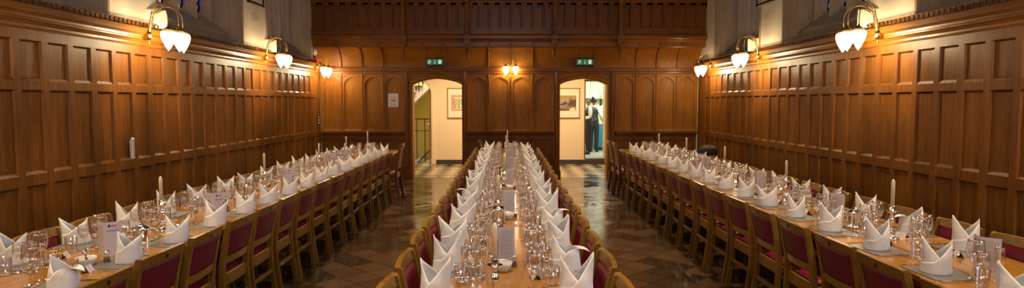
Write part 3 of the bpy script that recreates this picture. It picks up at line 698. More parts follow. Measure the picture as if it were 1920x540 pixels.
def art2(o):
    q = MB(); ms = ['art_ochre', 'art_brown', 'art_blue', 'art_teal', 'art_orange', 'art_dark', 'art_cream']
    q.box(-.26, -.018, -.20, .26, -.014, .20, 0)
    def poly(pts, mi, k): q.add([(x, -.0185 - k * .0004, z) for x, z in pts], [tuple(range(len(pts)))], mi)
    poly([(.02, -.05), (.26, -.10), (.26, .10), (.12, .08)], 1, 1); poly([(-.2, -.06), (-.02, .05), (.04, -.02), (-.05, -.06)], 2, 2)
    poly([(-.1, -.12), (.12, -.04), (.16, -.12)], 3, 3); poly([(-.26, -.16), (.12, -.13), (.16, -.10), (-.1, -.10)], 4, 4); poly([(-.26, -.20), (.08, -.20), (.06, -.15), (-.26, -.15)], 5, 5)
    poly([(.08, -.2), (.26, -.2), (.2, -.12), (.1, -.15)], 6, 5); poly([(.10, .02), (.14, .15), (.11, .15), (.06, .02)], 5, 6)
    for i in range(6): poly([(-.24 + i * .06, .02), (-.20 + i * .06, .15), (-.195 + i * .06, .15), (-.235 + i * .06, .02)], 6, 6)
    q.build('artwork', ms, o)
framed('framed_picture', (-1.225, CY, 1.62), .72, .80, 'frame_wood', 'framed print with pink border and green squares in the left passage', art=art1)
framed('framed_picture', (1.55, CY, 1.62), .72, .80, 'frame_wood', 'framed abstract print of angular shapes in the right passage', art=art2)
so = empty('wall_socket', (-1.12, CY, .50), 0, 'white double power socket low on the passage wall', 'socket')
MB().box(-.085, -.012, -.045, .085, 0, .045).build('face_plate', 'white_plastic', so, bevel=.002)
for x in (-.04, .04): MB().box(x - .012, -.016, .015, x + .012, -.012, .032).build('rocker', 'cream_box', so)
# ------------------------------------------------------------------ wall lamps
def sconce(kind, side, y, label):
    """side -1 left wall, +1 right wall, 0 back wall. local: +x is away from the wall"""
    if side == 0: root = empty('wall_lamp', (.068, YB - .06, 2.40), R(-90), label, 'lamp', 'brass wall lamps with opal glass shades')
    else:
        X = (XL + .085) if side < 0 else (XR - .085)
        root = empty('wall_lamp', (X, y, 2.375), 0 if side < 0 else pi, label, 'lamp', 'brass wall lamps with opal glass shades')
    if kind == 'three': tips = [(.30, -.155), (.335, 0), (.30, .155)]; top = .325; zs = .10
    elif kind == 'two': tips = [(.20, -.15), (.20, .15)]; top = .20; zs = .05
    else: tips = [(.08, -.108), (.08, .108)]; top = .115; zs = .045
    q = MB(); q.lathe([(0, -.05), (.022, -.045), (.03, -.03), (.036, -.02), (.036, .02), (.03, .035), (.018, .05), (0, .055)], 14)
    if kind == 'pair': q = MB().box(-.03, -.045, -.035, .012, .045, .035)
    else: q.box(-.03, -.03, -.03, .0, .03, .03)
    q.build('wall_plate', 'brass', root, bevel=0)
    if kind != 'pair':
        b = MB(); b.tube([(0, 0, -.08), (0, 0, -.05)], .008); b.lathe([(0, -.10), (.011, -.09), (.008, -.078), (0, -.075)], 10); b.build('finial', 'brass', root)
    for tx, ty in tips:
        a = MB(); pts = []
        L = math.hypot(tx, ty); ux, uy = tx / L, ty / L
        if kind == 'pair':
            for i in range(15):
                t = i / 14; ang = pi * (1 - t)
                d = ty * (.28 + .36 * (1 + cos(ang)) ); 
                pts.append((tx * min(1, t * 1.6), d, .02 + (top - .02) * math.sin(min(t * 1.08, 1) * pi) ** .8 + zs * t if t < .95 else zs + .012))
        else:
            # slim stem beside the wall, then one even half circle that drops to the cap
            x0 = .050 if kind == 'three' else .02; r_ = (L - x0) / 2
            for i in range(7):
                s_ = i / 6; pts.append(((.012 + (x0 - .012) * s_ ** 1.5) * ux, (.012 + (x0 - .012) * s_ ** 1.5) * uy, (top - r_) * s_))
            for i in range(1, 15):
                ang = pi * (1 - i / 14); x = x0 + r_ + r_ * cos(ang); pts.append((x * ux, x * uy, top - r_ + r_ * sin(ang)))
            pts.append((L * ux, L * uy, zs))
        a.tube(pts, .0052, 8)
        if kind == 'three':
            a.tube([(.012, 0, .03), (.02 * 1, .002, top * .55), (.075 * ux, .075 * uy, top - .085), (.15 * ux, .15 * uy, top - .03)], .005, 6)
            a.lathe([(0, -.012), (.010, -.006), (.012, 0), (.010, .006), (0, .012)], 8, (.075 * ux, .075 * uy, top - .075))
        arm = a.build('arm', 'brass', root)
        ex, ey, ez = pts[-1]
        c = MB(); c.lathe([(0, .055), (.008, .05), (.010, .035), (.022, .022), (.042, .008), (.046, 0), (.044, -.004), (0, -.002)], 18); c.build('shade_cap', 'brass', arm, loc=(ex, ey, ez - .05))
        s = MB(); sc_ = .80 if kind == 'pair' else .98
        prof = [(.036, .112), (.052, .105), (.066, .090), (.0735, .070), (.075, .050), (.071, .022), (.061, -.010), (.047, -.042), (.031, -.074), (.016, -.100), (.006, -.116), (.0, -.121)]
        s.lathe([(r_ * sc_, z * sc_) for r_, z in prof], 20)
        s.build('lamp_shade', 'shade', arm, loc=(ex, ey, ez - .052 - .105 * sc_))
    return root
sconce('three', -1, 6.95, 'nearest brass lamp on the left wall, two bright opal globes showing under arched arms')
sconce('three', -1, 10.28, 'middle brass lamp on the left wall, below the small framed picture')
sconce('two', -1, 13.00, 'farthest brass lamp on the left wall, in the corner beside the red alarm')
sconce('three', 1, 6.81, 'nearest brass lamp on the right wall with three bright opal globes')
sconce('three', 1, 10.04, 'middle brass lamp on the right wall, below the framed picture')
sconce('two', 1, 12.40, 'farthest brass lamp on the right wall, close to the gallery corner')
sconce('pair', 0, 0, 'small brass lamp with two opal shades in the centre of the oak screen')
# the hall goes on behind the viewer: its lamps there keep the same spacing
for sd in (-1, 1):
    for y in (3.6, .3): sconce('three', sd, y, ('left' if sd < 0 else 'right') + ' wall brass lamp behind the viewer, ' + ('nearer one' if y > 2 else 'farther one'))

# ------------------------------------------------------------------ things on the walls
def speaker(x, y, rz, tilt, label):
    o = empty('wall_speaker', (x, y, 2.59), rz, label, 'speaker', 'cream sloping wall speakers')
    q = MB().hexa([(-.01, -.13, -.10), (.03, -.13, -.10), (.03, .13, -.10), (-.01, .13, -.10)], [(-.05, -.12, .11), (.055, -.12, .11), (.055, .12, .11), (-.05, .12, .11)])
    q.build('cabinet', 'cream_box', o, bevel=.008)
    MB().hexa([(.031, -.11, -.085), (.034, -.11, -.085), (.034, .11, -.085), (.031, .11, -.085)], [(.0555, -.10, .095), (.0585, -.10, .095), (.0585, .10, .095), (.0555, .10, .095)]).build('grille', 'cream_box', o)
    MB().box(-.10, -.02, -.02, -.01, .02, .02).build('bracket', 'black_plastic', o)
    return o
speaker(XL + .01, 7.22, -.75, 0, 'cream speaker behind the nearest lamp on the left wall')
speaker(XL + .01, 10.62, -.75, 0, 'cream speaker behind the middle lamp on the left wall')
speaker(XR - .01, 7.10, pi + .75, 0, 'cream speaker behind the nearest lamp on the right wall')
speaker(XR - .01, 10.36, pi + .75, 0, 'cream speaker behind the middle lamp on the right wall')
al = empty('fire_alarm', (XL + .0, 13.16, 2.47), 0, 'red fire alarm box with a white disc on the shelf in the left corner', 'alarm')
MB().box(-.01, -.09, 0, .08, .09, .11).build('alarm_box', 'red', al, bevel=.008)
MB().lathe([(0, 0), (.085, 0), (.09, .015), (.07, .04), (0, .045)], 20).xf(Matrix.Translation((.0, 0, .22)) @ Matrix.Rotation(R(90), 4, 'Y')).build('sounder_disc', 'white_plastic', al)
MB().box(-.02, -.03, .10, .02, .03, .18).build('bracket', 'black_plastic', al)
def side_pic(x, s, ya, yb, za, zb, lb):
    o = empty('framed_picture', (x, (ya + yb) / 2, (za + zb) / 2), 0, lb, 'picture'); w, h = (yb - ya) / 2, (zb - za) / 2
    q = MB()
    for a, b, c_, d in ((-w, -h, w, -h + .04), (-w, h - .04, w, h), (-w, -h, -w + .04, h), (w - .04, -h, w, h)): q.box(0, a, b, s * .03, c_, d)
    q.build('frame', 'frame_dark', o, bevel=.004); MB().box(0, -w + .04, -h + .04, s * .012, w - .04, h - .04).build('mount', 'mount', o)
    q = MB(); q.box(s * .012, -w + .12, -h + .10, s * .015, w - .12, h - .1, 0)
    for k in range(14): q.box(s * .015, -w + .13 + k * (2 * w - .27) / 14, -h + .12, s * .0165, -w + .15 + k * (2 * w - .27) / 14, -h + .2 + .05 * (k % 3), 1 + k % 2)
    q.build('photograph', ['art_brown', 'art_blue', 'art_cream'], o)
side_pic(XL - .02, 1, 9.86, 10.48, 3.20, 3.62, 'dark framed photograph high on the pale left wall pier')
side_pic(XR + .02, -1, 9.74, 10.40, 3.21, 3.63, 'dark framed photograph high on the pale right wall pier')
for x, s, y, lb in ((XL - .02, 1, 10.16, 'small pale caption plaque under the left wall photograph'), (XR + .02, -1, 10.03, 'small pale caption plaque under the right wall photograph')):
    o = empty('caption_plaque', (x, y, 2.99), 0, lb, 'plaque'); MB().box(0, -.125, -.055, s * .01, .125, .055).build('plate', 'cream_box', o, bevel=.002)
    for k, wd in enumerate((.05, .08, .035)): MB().box(s * .010, -wd, .012 - k * .014, s * .0108, wd, .017 - k * .014).build('text_line', 'grey_ink', o)
th = empty('thermometer', (XL + .02, 6.69, 1.145), 0, 'white thermometer strip mounted on the left oak panelling', 'thermometer')
MB().box(-.02, -.024, -.10, .008, .024, .10).build('backplate', 'white_plastic', th, bevel=.004)
MB().lathe([(.0, 0), (.02, 0), (.022, .012), (.008, .03), (0, .03)], 12, (0, 0, .098)).build('cap', 'white_plastic', th)
q = MB()
for k in range(17): q.box(.008, -.017, -.085 + k * .0105, .0088, -.005 if k % 4 else .012, -.083 + k * .0105)
q.build('scale_marks', 'ink', th); MB().tube([(.009, .004, -.085), (.009, .004, .08)], .002, 6).build('tube', 'red', th)
sw = empty('switch_panel', (XL + .0, 13.30, 1.265), 0, 'dark plate with three white round switches by the left corner', 'switch')
MB().box(-.01, -.06, -.10, .012, .06, .10).build('plate', 'black_plastic', sw, bevel=.003)
for k in range(3): MB().lathe([(0, .012), (.026, .012), (.024, .022), (0, .024)], 14).xf(Matrix.Translation((0, 0, .062 - k * .062)) @ Matrix.Rotation(R(90), 4, 'Y')).build('switch', 'white_plastic', sw)
nt_ = empty('notice', (-2.459, YB - .0, 1.686), 0, 'laminated paper notice with a small drawing pinned to the screen left of the doorway', 'notice')
MB().box(-.11, .020, -.145, .11, .033, .145).build('paper', 'card', nt_)
q = MB(); q.lathe([(0, 0), (.06, 0)], 14, sy=.45); q.xf(Matrix.Translation((0, .0195, -.005)) @ Matrix.Rotation(R(90), 4, 'X')); q.build('drawing', 'art_ochre', nt_)
for k in range(5): MB().box(-.085, .019, -.065 - k * .014, .085 - .02 * (k % 2), .0198, -.060 - k * .014).build('text_line', 'grey_ink', nt_)
MB().box(-.05, .019, .06, .05, .0198, .075).build('heading', 'grey_ink', nt_)
def exit_sign(x, lb):
    o = empty('exit_sign', (x, 13.20, 2.485), 0, lb, 'sign')
    MB().sweep([((-.20, 0, 0), (0, -1, 0), (0, 0, 1)), ((.20, 0, 0), (0, -1, 0), (0, 0, 1))], [(-.06, -.085), (.05, -.085), (.06, -.07), (.06, .07), (.05, .085), (-.06, .085)]).build('housing', 'black_plastic', o)
    MB().box(-.165, -.066, -.055, .165, -.058, .055).build('sign_face', 'sign_green', o)
    q = MB(); Y = -.0675
    def pl(pts): q.add([(a, Y, b) for a, b in pts] + [(a, Y + .0015, b) for a, b in pts], [tuple(range(len(pts)))] + [(i, (i + 1) % len(pts), len(pts) + (i + 1) % len(pts), len(pts) + i) for i in range(len(pts))])
    pl([(-.103 + .011 * cos(t), .033 + .011 * sin(t)) for t in [k * pi / 5 for k in range(10)]])       # head
    pl([(-.118, .022), (-.103, .018), (-.112, -.012), (-.126, -.008)]); pl([(-.103, .018), (-.088, .004), (-.078, .006), (-.077, .0), (-.09, -.003), (-.106, .010)])
    pl([(-.120, .020), (-.142, .016), (-.150, .0), (-.144, -.002), (-.136, .010), (-.119, .012)]); pl([(-.112, -.012), (-.095, -.022), (-.098, -.044), (-.091, -.044), (-.086, -.018), (-.108, -.004)])
    pl([(-.126, -.008), (-.132, -.030), (-.152, -.034), (-.152, -.040), (-.126, -.038), (-.116, -.012)])
    pl([(-.004, .038), (.004, .038), (.004, -.020), (-.004, -.020)]); pl([(-.016, -.018), (.016, -.018), (0, -.042)])      # down arrow
    pl([(.075, .042), (.135, .042), (.135, -.042), (.075, -.042)])                                          # doorway
    q.build('pictogram', 'sign_white', o); return o
exit_sign(-1.518, 'green emergency exit sign above the left doorway'); exit_sign(1.622, 'green emergency exit sign above the right doorway')

# ------------------------------------------------------------------ tables
TAB = {'left': dict(cx=-2.40, hw=.395, lx=-.045, y0=1.8, end=11.65), 'centre': dict(cx=-.005, hw=.41, y0=1.8, end=12.0), 'right': dict(cx=2.485, hw=.375, y0=1.8, end=11.75)}
cuts = [1.8, 4.0, 6.2, 8.4, 10.3]
posn = ['nearest the viewer', 'second from the viewer', 'middle one', 'second from the far end', 'at the far end']
for tn, T in TAB.items():
    ys = cuts + [T['end']]
    for i in range(5):
        a, b = ys[i] + .002, ys[i + 1] - .002; ln = b - a; w = T['hw']
        t = empty('dining_table', (T['cx'], (a + b) / 2, 0), 0, 'polished oak table section of the %s row, %s' % (tn, posn[i]), 'table', 'table sections of the %s row' % tn)
        MB().box(-w, -ln / 2, .727, w, ln / 2, .76).build('tabletop', 'table', t, bevel=.004)
        q = MB(); q.box(-w + .10, -ln / 2 + .08, .655, -w + .125, ln / 2 - .08, .727); q.box(w - .125, -ln / 2 + .08, .655, w - .10, ln / 2 - .08, .727)
        q.box(-w + .125, -ln / 2 + .08, .655, w - .125, -ln / 2 + .105, .727); q.box(-w + .125, ln / 2 - .105, .655, w - .125, ln / 2 - .08, .727)
        q.build('apron', 'table_leg', t, bevel=.003)
        for s_ in (-1, 1):
            L = MB(); L.lathe([(.0, 0), (.05, 0), (.05, .05), (.03, .07), (.027, .11), (.042, .14), (.047, .20), (.036, .30), (.028, .42), (.032, .50), (.045, .53), (.03, .55), (.045, .58), (.05, .60), (.05, .655), (0, .655)], 16, (T.get('lx', 0), s_ * (ln / 2 - .35), 0))
            L.build('leg', 'table_leg', t)
            MB().box(T.get('lx', 0) - .052, s_ * (ln / 2 - .35) - .045, .0, T.get('lx', 0) + .052, s_ * (ln / 2 - .35) + .045, .045).build('foot', 'table_leg', t, bevel=.006)
        MB().box(T.get('lx', 0) - .015, -ln / 2 + .36, .13, T.get('lx', 0) + .015, ln / 2 - .36, .175).build('stretcher', 'table_leg', t, bevel=.004)

# ------------------------------------------------------------------ chairs (diner looks along +x)
def make_chair(kind='std'):
    st = kind == 'std'; H = .825 if st else .93
    W_, Xb = .213, -.235
    t = empty('dining_chair' if st else 'high_back_chair')
    wd, wx, pad = ('chair', 'chair_x', 'burgundy') if st else ('dark_wood', 'dark_wood', 'tan')
    def post(s):
        pts = [(-.245, 0), (-.205, .28), (-.195, .44), (-.205, .56), (-.235, .72), (-.262, H)]
        hw = [.017, .018, .019, .018, .017, .015]; q = MB()
        q.sweep([((x, s * (W_ - .016), z), (1, 0, 0), (0, 1, 0)) for x, z in pts], [(-.02, -.0155), (.02, -.0155), (.02, .0155), (-.02, .0155)])
        return q
    for s in (-1, 1): post(s).build('back_post', wd, t, bevel=.003)
    for s in (-1, 1):
        q = MB(); y = s * (W_ - .025)
        q.hexa([(.165, y - .012, 0), (.19, y - .012, 0), (.19, y + .012, 0), (.165, y + .012, 0)], [(.155, y - .018, .40), (.192, y - .018, .40), (.192, y + .018, .40), (.155, y + .018, .40)])
        q.build('front_leg', wd, t, bevel=.002)
    def crail(z0, z1, xc0, xc1, bow, th, crown=0., n=10):
        q = MB(); P = []
        for i in range(n + 1):
            v = 2 * i / n - 1; y = v * (W_ - (.030 if crown == 0 else .0)); k = 1 - v * v
            P.append((y, -bow * k, crown * k))
        vs = []
        for y, b, c in P: vs += [(xc0 + b - th / 2, y, z0), (xc0 + b + th / 2, y, z0), (xc1 + b + th / 2, y, z1 + c), (xc1 + b - th / 2, y, z1 + c)]
        fs = [(i * 4 + j, i * 4 + (j + 1) % 4, (i + 1) * 4 + (j + 1) % 4, (i + 1) * 4 + j) for i in range(n) for j in range(4)] + [(0, 1, 2, 3), (n * 4 + 3, n * 4 + 2, n * 4 + 1, n * 4)]
        q.add(vs, fs); return q
    zt = H - .052
    q = crail(zt, H + .002, -.250 if st else -.258, -.264, .018, .028, .006)
    q.add([(-.292 + .000 * k, .010 * cos(a), zt + .028 + .013 * sin(a)) for k in (0,) for a in [j * pi / 5 for j in range(10)]], [tuple(range(10))], 1)
    q.build('top_rail', [wx, 'iron'], t, bevel=.003)
    crail(.525, .578, -.200, -.206, .012, .024).build('lower_rail', wx, t, bevel=.003)
    # padded back: flat behind, cushioned in front, follows the bow
    q = MB(); n, m = 10, 8; grid = {}
    def xc(z): return -.204 - .050 * (z - .57) / (H - .06 - .57) * (1 if st else 1.0)
    for sdn in (0, 1):
        for j in range(m + 1):
            for i in range(n + 1):
                v = 2 * i / n - 1; u = j / m; z = .576 + u * (zt - .574); k = 1 - v * v
                edge = min(1, (1 - abs(v)) * 5) ** .6 * min(1, min(u, 1 - u) * 7 + .15) ** .6
                x = xc(z) - .015 * k + (-.009 if sdn == 0 else .006 + .018 * edge)
                q.v.append((x, v * (W_ - .031), z)); grid[sdn, j, i] = len(q.v) - 1
    for sdn in (0, 1):
        for j in range(m):
            for i in range(n): q.f.append([grid[sdn, j, i], grid[sdn, j, i + 1], grid[sdn, j + 1, i + 1], grid[sdn, j + 1, i]]); q.m.append(0); q.s.append(True)
    rim = [(j, 0) for j in range(m)] + [(m, i) for i in range(n)] + [(m - j, n) for j in range(m)] + [(0, n - i) for i in range(n)]
    for (a, b), (c, d) in zip(rim, rim[1:] + rim[:1]): q.f.append([grid[0, a, b], grid[0, c, d], grid[1, c, d], grid[1, a, b]]); q.m.append(0); q.s.append(False)
    q.build('back_pad', pad, t)
    # seat
    q = MB(); n = 8; g = {}
    for sdn in (0, 1):
        for j in range(n + 1):
            for i in range(n + 1):
                u, v = j / n, 2 * i / n - 1; e = min(1, (1 - abs(v)) * 4, min(u, 1 - u) * 8) ** .5 if 0 < u < 1 and abs(v) < 1 else 0
                hw = .172 + .022 * u
                q.v.append((-.165 + u * .36, v * hw, .425 if sdn == 0 else .447 + .022 * e)); g[sdn, j, i] = len(q.v) - 1
    for sdn in (0, 1):
        for j in range(n):
            for i in range(n): q.f.append([g[sdn, j, i], g[sdn, j, i + 1], g[sdn, j + 1, i + 1], g[sdn, j + 1, i]]); q.m.append(0); q.s.append(True)
    rim = [(j, 0) for j in range(n)] + [(n, i) for i in range(n)] + [(n - j, n) for j in range(n)] + [(0, n - i) for i in range(n)]
    for (a, b), (c, d) in zip(rim, rim[1:] + rim[:1]): q.f.append([g[0, a, b], g[0, c, d], g[1, c, d], g[1, a, b]]); q.m.append(0); q.s.append(False)
    q.build('seat', 'burgundy', t)
    q = MB(); q.box(-.205, -W_ + .03, .365, -.18, W_ - .03, .445); q.box(.155, -W_ + .03, .385, .178, W_ - .03, .43)
    for s in (-1, 1): q.box(-.18, s * (W_ - .035), .385, .17, s * (W_ - .013), .43)
    q.build('seat_frame', wx, t, bevel=.003)
    if st: MB().box(-.222, -W_ + .03, .235, -.202, W_ - .03, .268).build('stretcher', wx, t, bevel=.003)
    for s in (-1, 1): MB().box(-.21, s * (W_ - .025) - .009, .16, .17, s * (W_ - .025) + .009, .185).build('side_stretcher', wx, t, bevel=.002)
    return Kind(t)
CHAIR = make_chair(); HCHAIR = make_chair('high')
ORD = ['first', 'second', 'third', 'fourth', 'fifth', 'sixth', 'seventh', 'eighth', 'ninth', 'tenth', 'eleventh', 'twelfth', 'thirteenth', 'fourteenth', 'fifteenth', 'sixteenth', 'seventeenth', 'eighteenth']

# ------------------------------------------------------------------ place settings (prototypes; +x points to the table centre)
def napkin(seed, droop=0, tall=1., ra=.066, rb=.053, lean=.0, curl=0., dip=.094):
    r_ = random.Random(seed); q = MB(); n, m = 44, 10
    h1, h2 = .188 * tall * r_.uniform(.96, 1.06), .168 * tall * r_.uniform(.90, 1.05)
    ph = r_.uniform(0, 6)
    def layer(kind, off, side):
        # a sheet wrapped round half the base; its top edge is one long diagonal from the point down across the body
        base = len(q.v); top = h1 if not kind else h2; w_ = n // 2 + 1
        for j in range(m + 1):
            for i in range(w_):
                u = i / (n // 2); th = pi * u * 1.05 - .08
                if kind: th = pi - th
                th *= side
                # diagonal: steep near the point, flattening towards the far side
                e = max(0, (cos(pi * u) + .34) / 1.34)
                h = dip * (.55 + .45 * max(0, 1 - u)) * (1 if not kind else 1.08) + (top - dip) * e ** 1.1
                z = h * j / m
                t = z / .19; tip = max(0, (z - dip) / (top - dip)) if z > dip else 0
                rr = 1.10 - .20 * t + .025 * sin(3 * th + ph + z * 25) * min(1, t * 3) + .012 * sin(7 * th + ph * 2)
                x = (ra + off) * rr * cos(th) * (1 + .16 * tip * (1 if droop == 0 else .4))
                y = (rb + off) * rr * sin(th) * (1 - .45 * tip) + .004 * sin(z * 40 + ph) * tip
                if kind == 0 and droop and z > droop:
                    d = (z - droop); x += d * .62; z = droop + d * .50 - d * d * (6.5 + 3 * curl)
                x += lean * z
                q.v.append((x, y, z + .0005))
        for j in range(m):
            for i in range(w_ - 1): q.f.append([base + j * w_ + i, base + j * w_ + i + 1, base + (j + 1) * w_ + i + 1, base + (j + 1) * w_ + i]); q.m.append(0); q.s.append(True)
    layer(0, .0, 1); layer(1, .003, 1); layer(0, .003, -1); layer(1, .0, -1)
    o = q.build('folded_napkin', 'napkin', fix=False)
    md = o.modifiers.new('cloth', 'SOLIDIFY'); md.thickness = .0014; md.offset = 0
    return o
NAP = []
for s_, kw in enumerate([{}, dict(tall=1.04, ra=.062, rb=.055, dip=.086), dict(tall=.95, ra=.069, rb=.050, lean=.08), dict(tall=1.0, ra=.064, lean=-.07, dip=.10), dict(droop=.125, tall=1.02), dict(droop=.112, tall=1.06, curl=.5, rb=.056)]):
    NAP.append(Kind(napkin(11 + s_, **kw)))
KIND_WORD = ['', '', '', '', ' with a drooping tip', ' with a curled-over tip']
def lathe_kind(name, prof, mat='glass', n=20): return MB().lathe(prof, n).build(name, mat)
WINE = Kind(lathe_kind('wine_glass', [(0, .001), (.034, .001), (.035, .003), (.028, .006), (.008, .011), (.0042, .02), (.0038, .075), (.006, .085), (.018, .093), (.034, .110), (.042, .135), (.0425, .155), (.038, .185), (.034, .203), (.0335, .203), (.0378, .18), (.0415, .152), (.041, .136), (.033, .112), (.017, .096), (.0, .092)]))
SWINE = Kind(lathe_kind('small_wine_glass', [(0, .001), (.029, .001), (.03, .003), (.023, .006), (.007, .010), (.004, .018), (.0036, .06), (.006, .068), (.016, .077), (.027, .095), (.031, .115), (.030, .135), (.026, .160), (.0255, .160), (.0292, .134), (.030, .115), (.026, .096), (.015, .079), (0, .075)]))
TUMB = Kind(lathe_kind('water_tumbler', [(0, .001), (.028, .001), (.030, .004), (.0325, .095), (.0315, .095), (.0292, .012), (0, .010)]))
SHERRY = Kind(lathe_kind('flute_glass', [(0, .001), (.026, .001), (.027, .003), (.02, .006), (.006, .010), (.0038, .018), (.0036, .055), (.008, .064), (.019, .085), (.0225, .11), (.0225, .15), (.021, .175), (.0205, .175), (.022, .15), (.022, .11), (.018, .087), (0, .066)]))
def flat(name, outline, th, mat, z=.001):
    q = MB(); n = len(outline); q.add([(x, y, z) for x, y in outline] + [(x, y, z + th) for x, y in outline], [tuple(range(n))[::-1], tuple(range(n, 2 * n))] + [(i, (i + 1) % n, n + (i + 1) % n, n + i) for i in range(n)]); return q.build(name, mat)
def cut_prof(name, parts):
    q = MB()
    for pts, wz in parts: pass
    return q
def knife():
    q = MB()
    st = [(-.105, .004, .003, .004), (-.10, .008, .003, .007), (-.03, .0065, .003, .007), (.0, .005, .003, .006), (.008, .009, .004, .002), (.06, .010, .004, .0016), (.095, .007, .004, .0014), (.108, .001, .004, .001)]
    q.sweep([((x, 0, .001 + h / 2), (0, 1, 0), (0, 0, 1)) for x, w, z, h in st], [(-1, -1), (1, -1), (1, 1), (-1, 1)], cap=True)
    vs = []; 
    for k, (x, w, z, h) in enumerate(st):
        for a, b in ((-1, -1), (1, -1), (1, 1), (-1, 1)): vs.append((x, a * w, .0012 + h / 2 + b * h / 2))
    q.v = vs; return q.build('table_knife', 'silver', bevel=0)
def spoon_like(name, bowl):
    q = MB(); st = [(-.10, .008, .002), (-.095, .0105, .0022), (-.06, .0065, .003), (.0, .0035, .0065), (.035, .004, .0085), (.045, .006, .007)]
    vs = []
    for x, w, z in st: vs += [(x, -w, z - .0008), (x, w, z - .0008), (x, w, z + .0012), (x, -w, z + .0012)]
    q.add(vs, [(i * 4 + j, i * 4 + (j + 1) % 4, (i + 1) * 4 + (j + 1) % 4, (i + 1) * 4 + j) for i in range(5) for j in range(4)] + [(3, 2, 1, 0), (20, 21, 22, 23)])
    if bowl:
        n = 14; rr = [0, .35, .7, 1.]
        for sgn in (0, .0012):
            ring = []
            for f in rr: ring += [(.072 + .030 * f * cos(2 * pi * k / n), .0195 * f * sin(2 * pi * k / n), .0015 + .0075 * f * f + sgn) for k in range(n)]
            q.add(ring, [(i * n + k, i * n + (k + 1) % n, (i + 1) * n + (k + 1) % n, (i + 1) * n + k) for i in range(3) for k in range(n)], 0, True)
    else:
        def plate(pts): 
            q.add([(x, y, z) for x, y, z in pts] + [(x, y, z + .0012) for x, y, z in pts], [(3, 2, 1, 0), (4, 5, 6, 7), (0, 1, 5, 4), (1, 2, 6, 5), (2, 3, 7, 6), (3, 0, 4, 7)])
        plate([(.044, -.006, .006), (.062, -.0125, .003), (.062, .0125, .003), (.044, .006, .006)])
        for k in range(4):
            y = -.0105 + k * .007; plate([(.062, y - .0022, .003), (.104, y - .0014, .006), (.104, y + .0014, .006), (.062, y + .0022, .003)])
    return q.build(name, 'silver')
KNIFE = Kind(knife()); FORK = Kind(spoon_like('table_fork', False)); SPOON = Kind(spoon_like('dessert_spoon', True))
MAT = Kind(MB().box(-.115, -.135, 0, .115, .135, .004).build('place_mat', 'mat', bevel=.0012))
pc = empty('place_card')
MB().hexa([(-.022, -.036, 0), (-.0214, -.036, 0), (-.0214, .036, 0), (-.022, .036, 0)], [(-.0004, -.036, .034), (.0002, -.036, .034), (.0002, .036, .034), (-.0004, .036, .034)]).hexa([(.022, -.036, 0), (.0226, -.036, 0), (.0226, .036, 0), (.022, .036, 0)], [(-.0004, -.036, .034), (.0002, -.036, .034), (.0002, .036, .034), (-.0004, .036, .034)]).build('card_fold', 'card', pc)
qq = MB()
for sx_ in (-1, 1):
    for z0, z1, y0_, y1_ in ((.024, .030, -.004, .004), (.014, .0155, -.018, .018), (.019, .0205, -.012, .012)):
        f = lambda z: sx_ * (.0224 * (1 - z / .034) + .0004); qq.quad((f(z0), y0_, z0), (f(z0), y1_, z0), (f(z1), y1_, z1), (f(z1), y0_, z1))
qq.build('crest_and_name', 'grey_ink', pc, fix=False); PCARD = Kind(pc)

OCC = []
# ------------------------------------------------------------------ centre line of each table
def candlestick(loc, label, h=.215, ch=.175):
    OCC.append((loc[0], loc[1], .05)); o = empty('candlestick', loc, rnd.uniform(0, 6), 'silver candlestick ' + label, 'candlestick', 'silver candlesticks')
    s = h / .215
    MB().lathe([(0, 0), (.045, 0), (.047, .006), (.04, .012), (.02, .02), (.012, .032), (.018, .042), (.022, .05), (.014, .06), (.009, .075), (.011, .095), (.02, .115), (.023, .13), (.014, .145), (.009, .155), (.012, .165), (.016, .17), (0, .17)], 20).build('stem', 'silver', o)
    MB().lathe([(.01, .165), (.03, .178), (.036, .184), (.034, .187), (.018, .182), (.0165, .184), (.0175, .212), (.0165, .215), (.012, .214), (.012, .19), (0, .19)], 20).build('drip_pan', 'silver', o)
    c = empty('candle', (loc[0], loc[1], loc[2] + .192), 0, 'tall unlit cream candle standing in the silver candlestick ' + label, 'candle', 'cream candles')
    MB().lathe([(0, 0), (.0115, 0), (.0115, ch - .020), (.0085, ch - .008), (.003, ch), (0, ch)], 16).build('wax', 'wax', c); MB().tube([(0, 0, ch - .002), (.001, 0, ch + .008), (.003, .001, ch + .013)], .0012, 6).build('wick', 'wick', c)
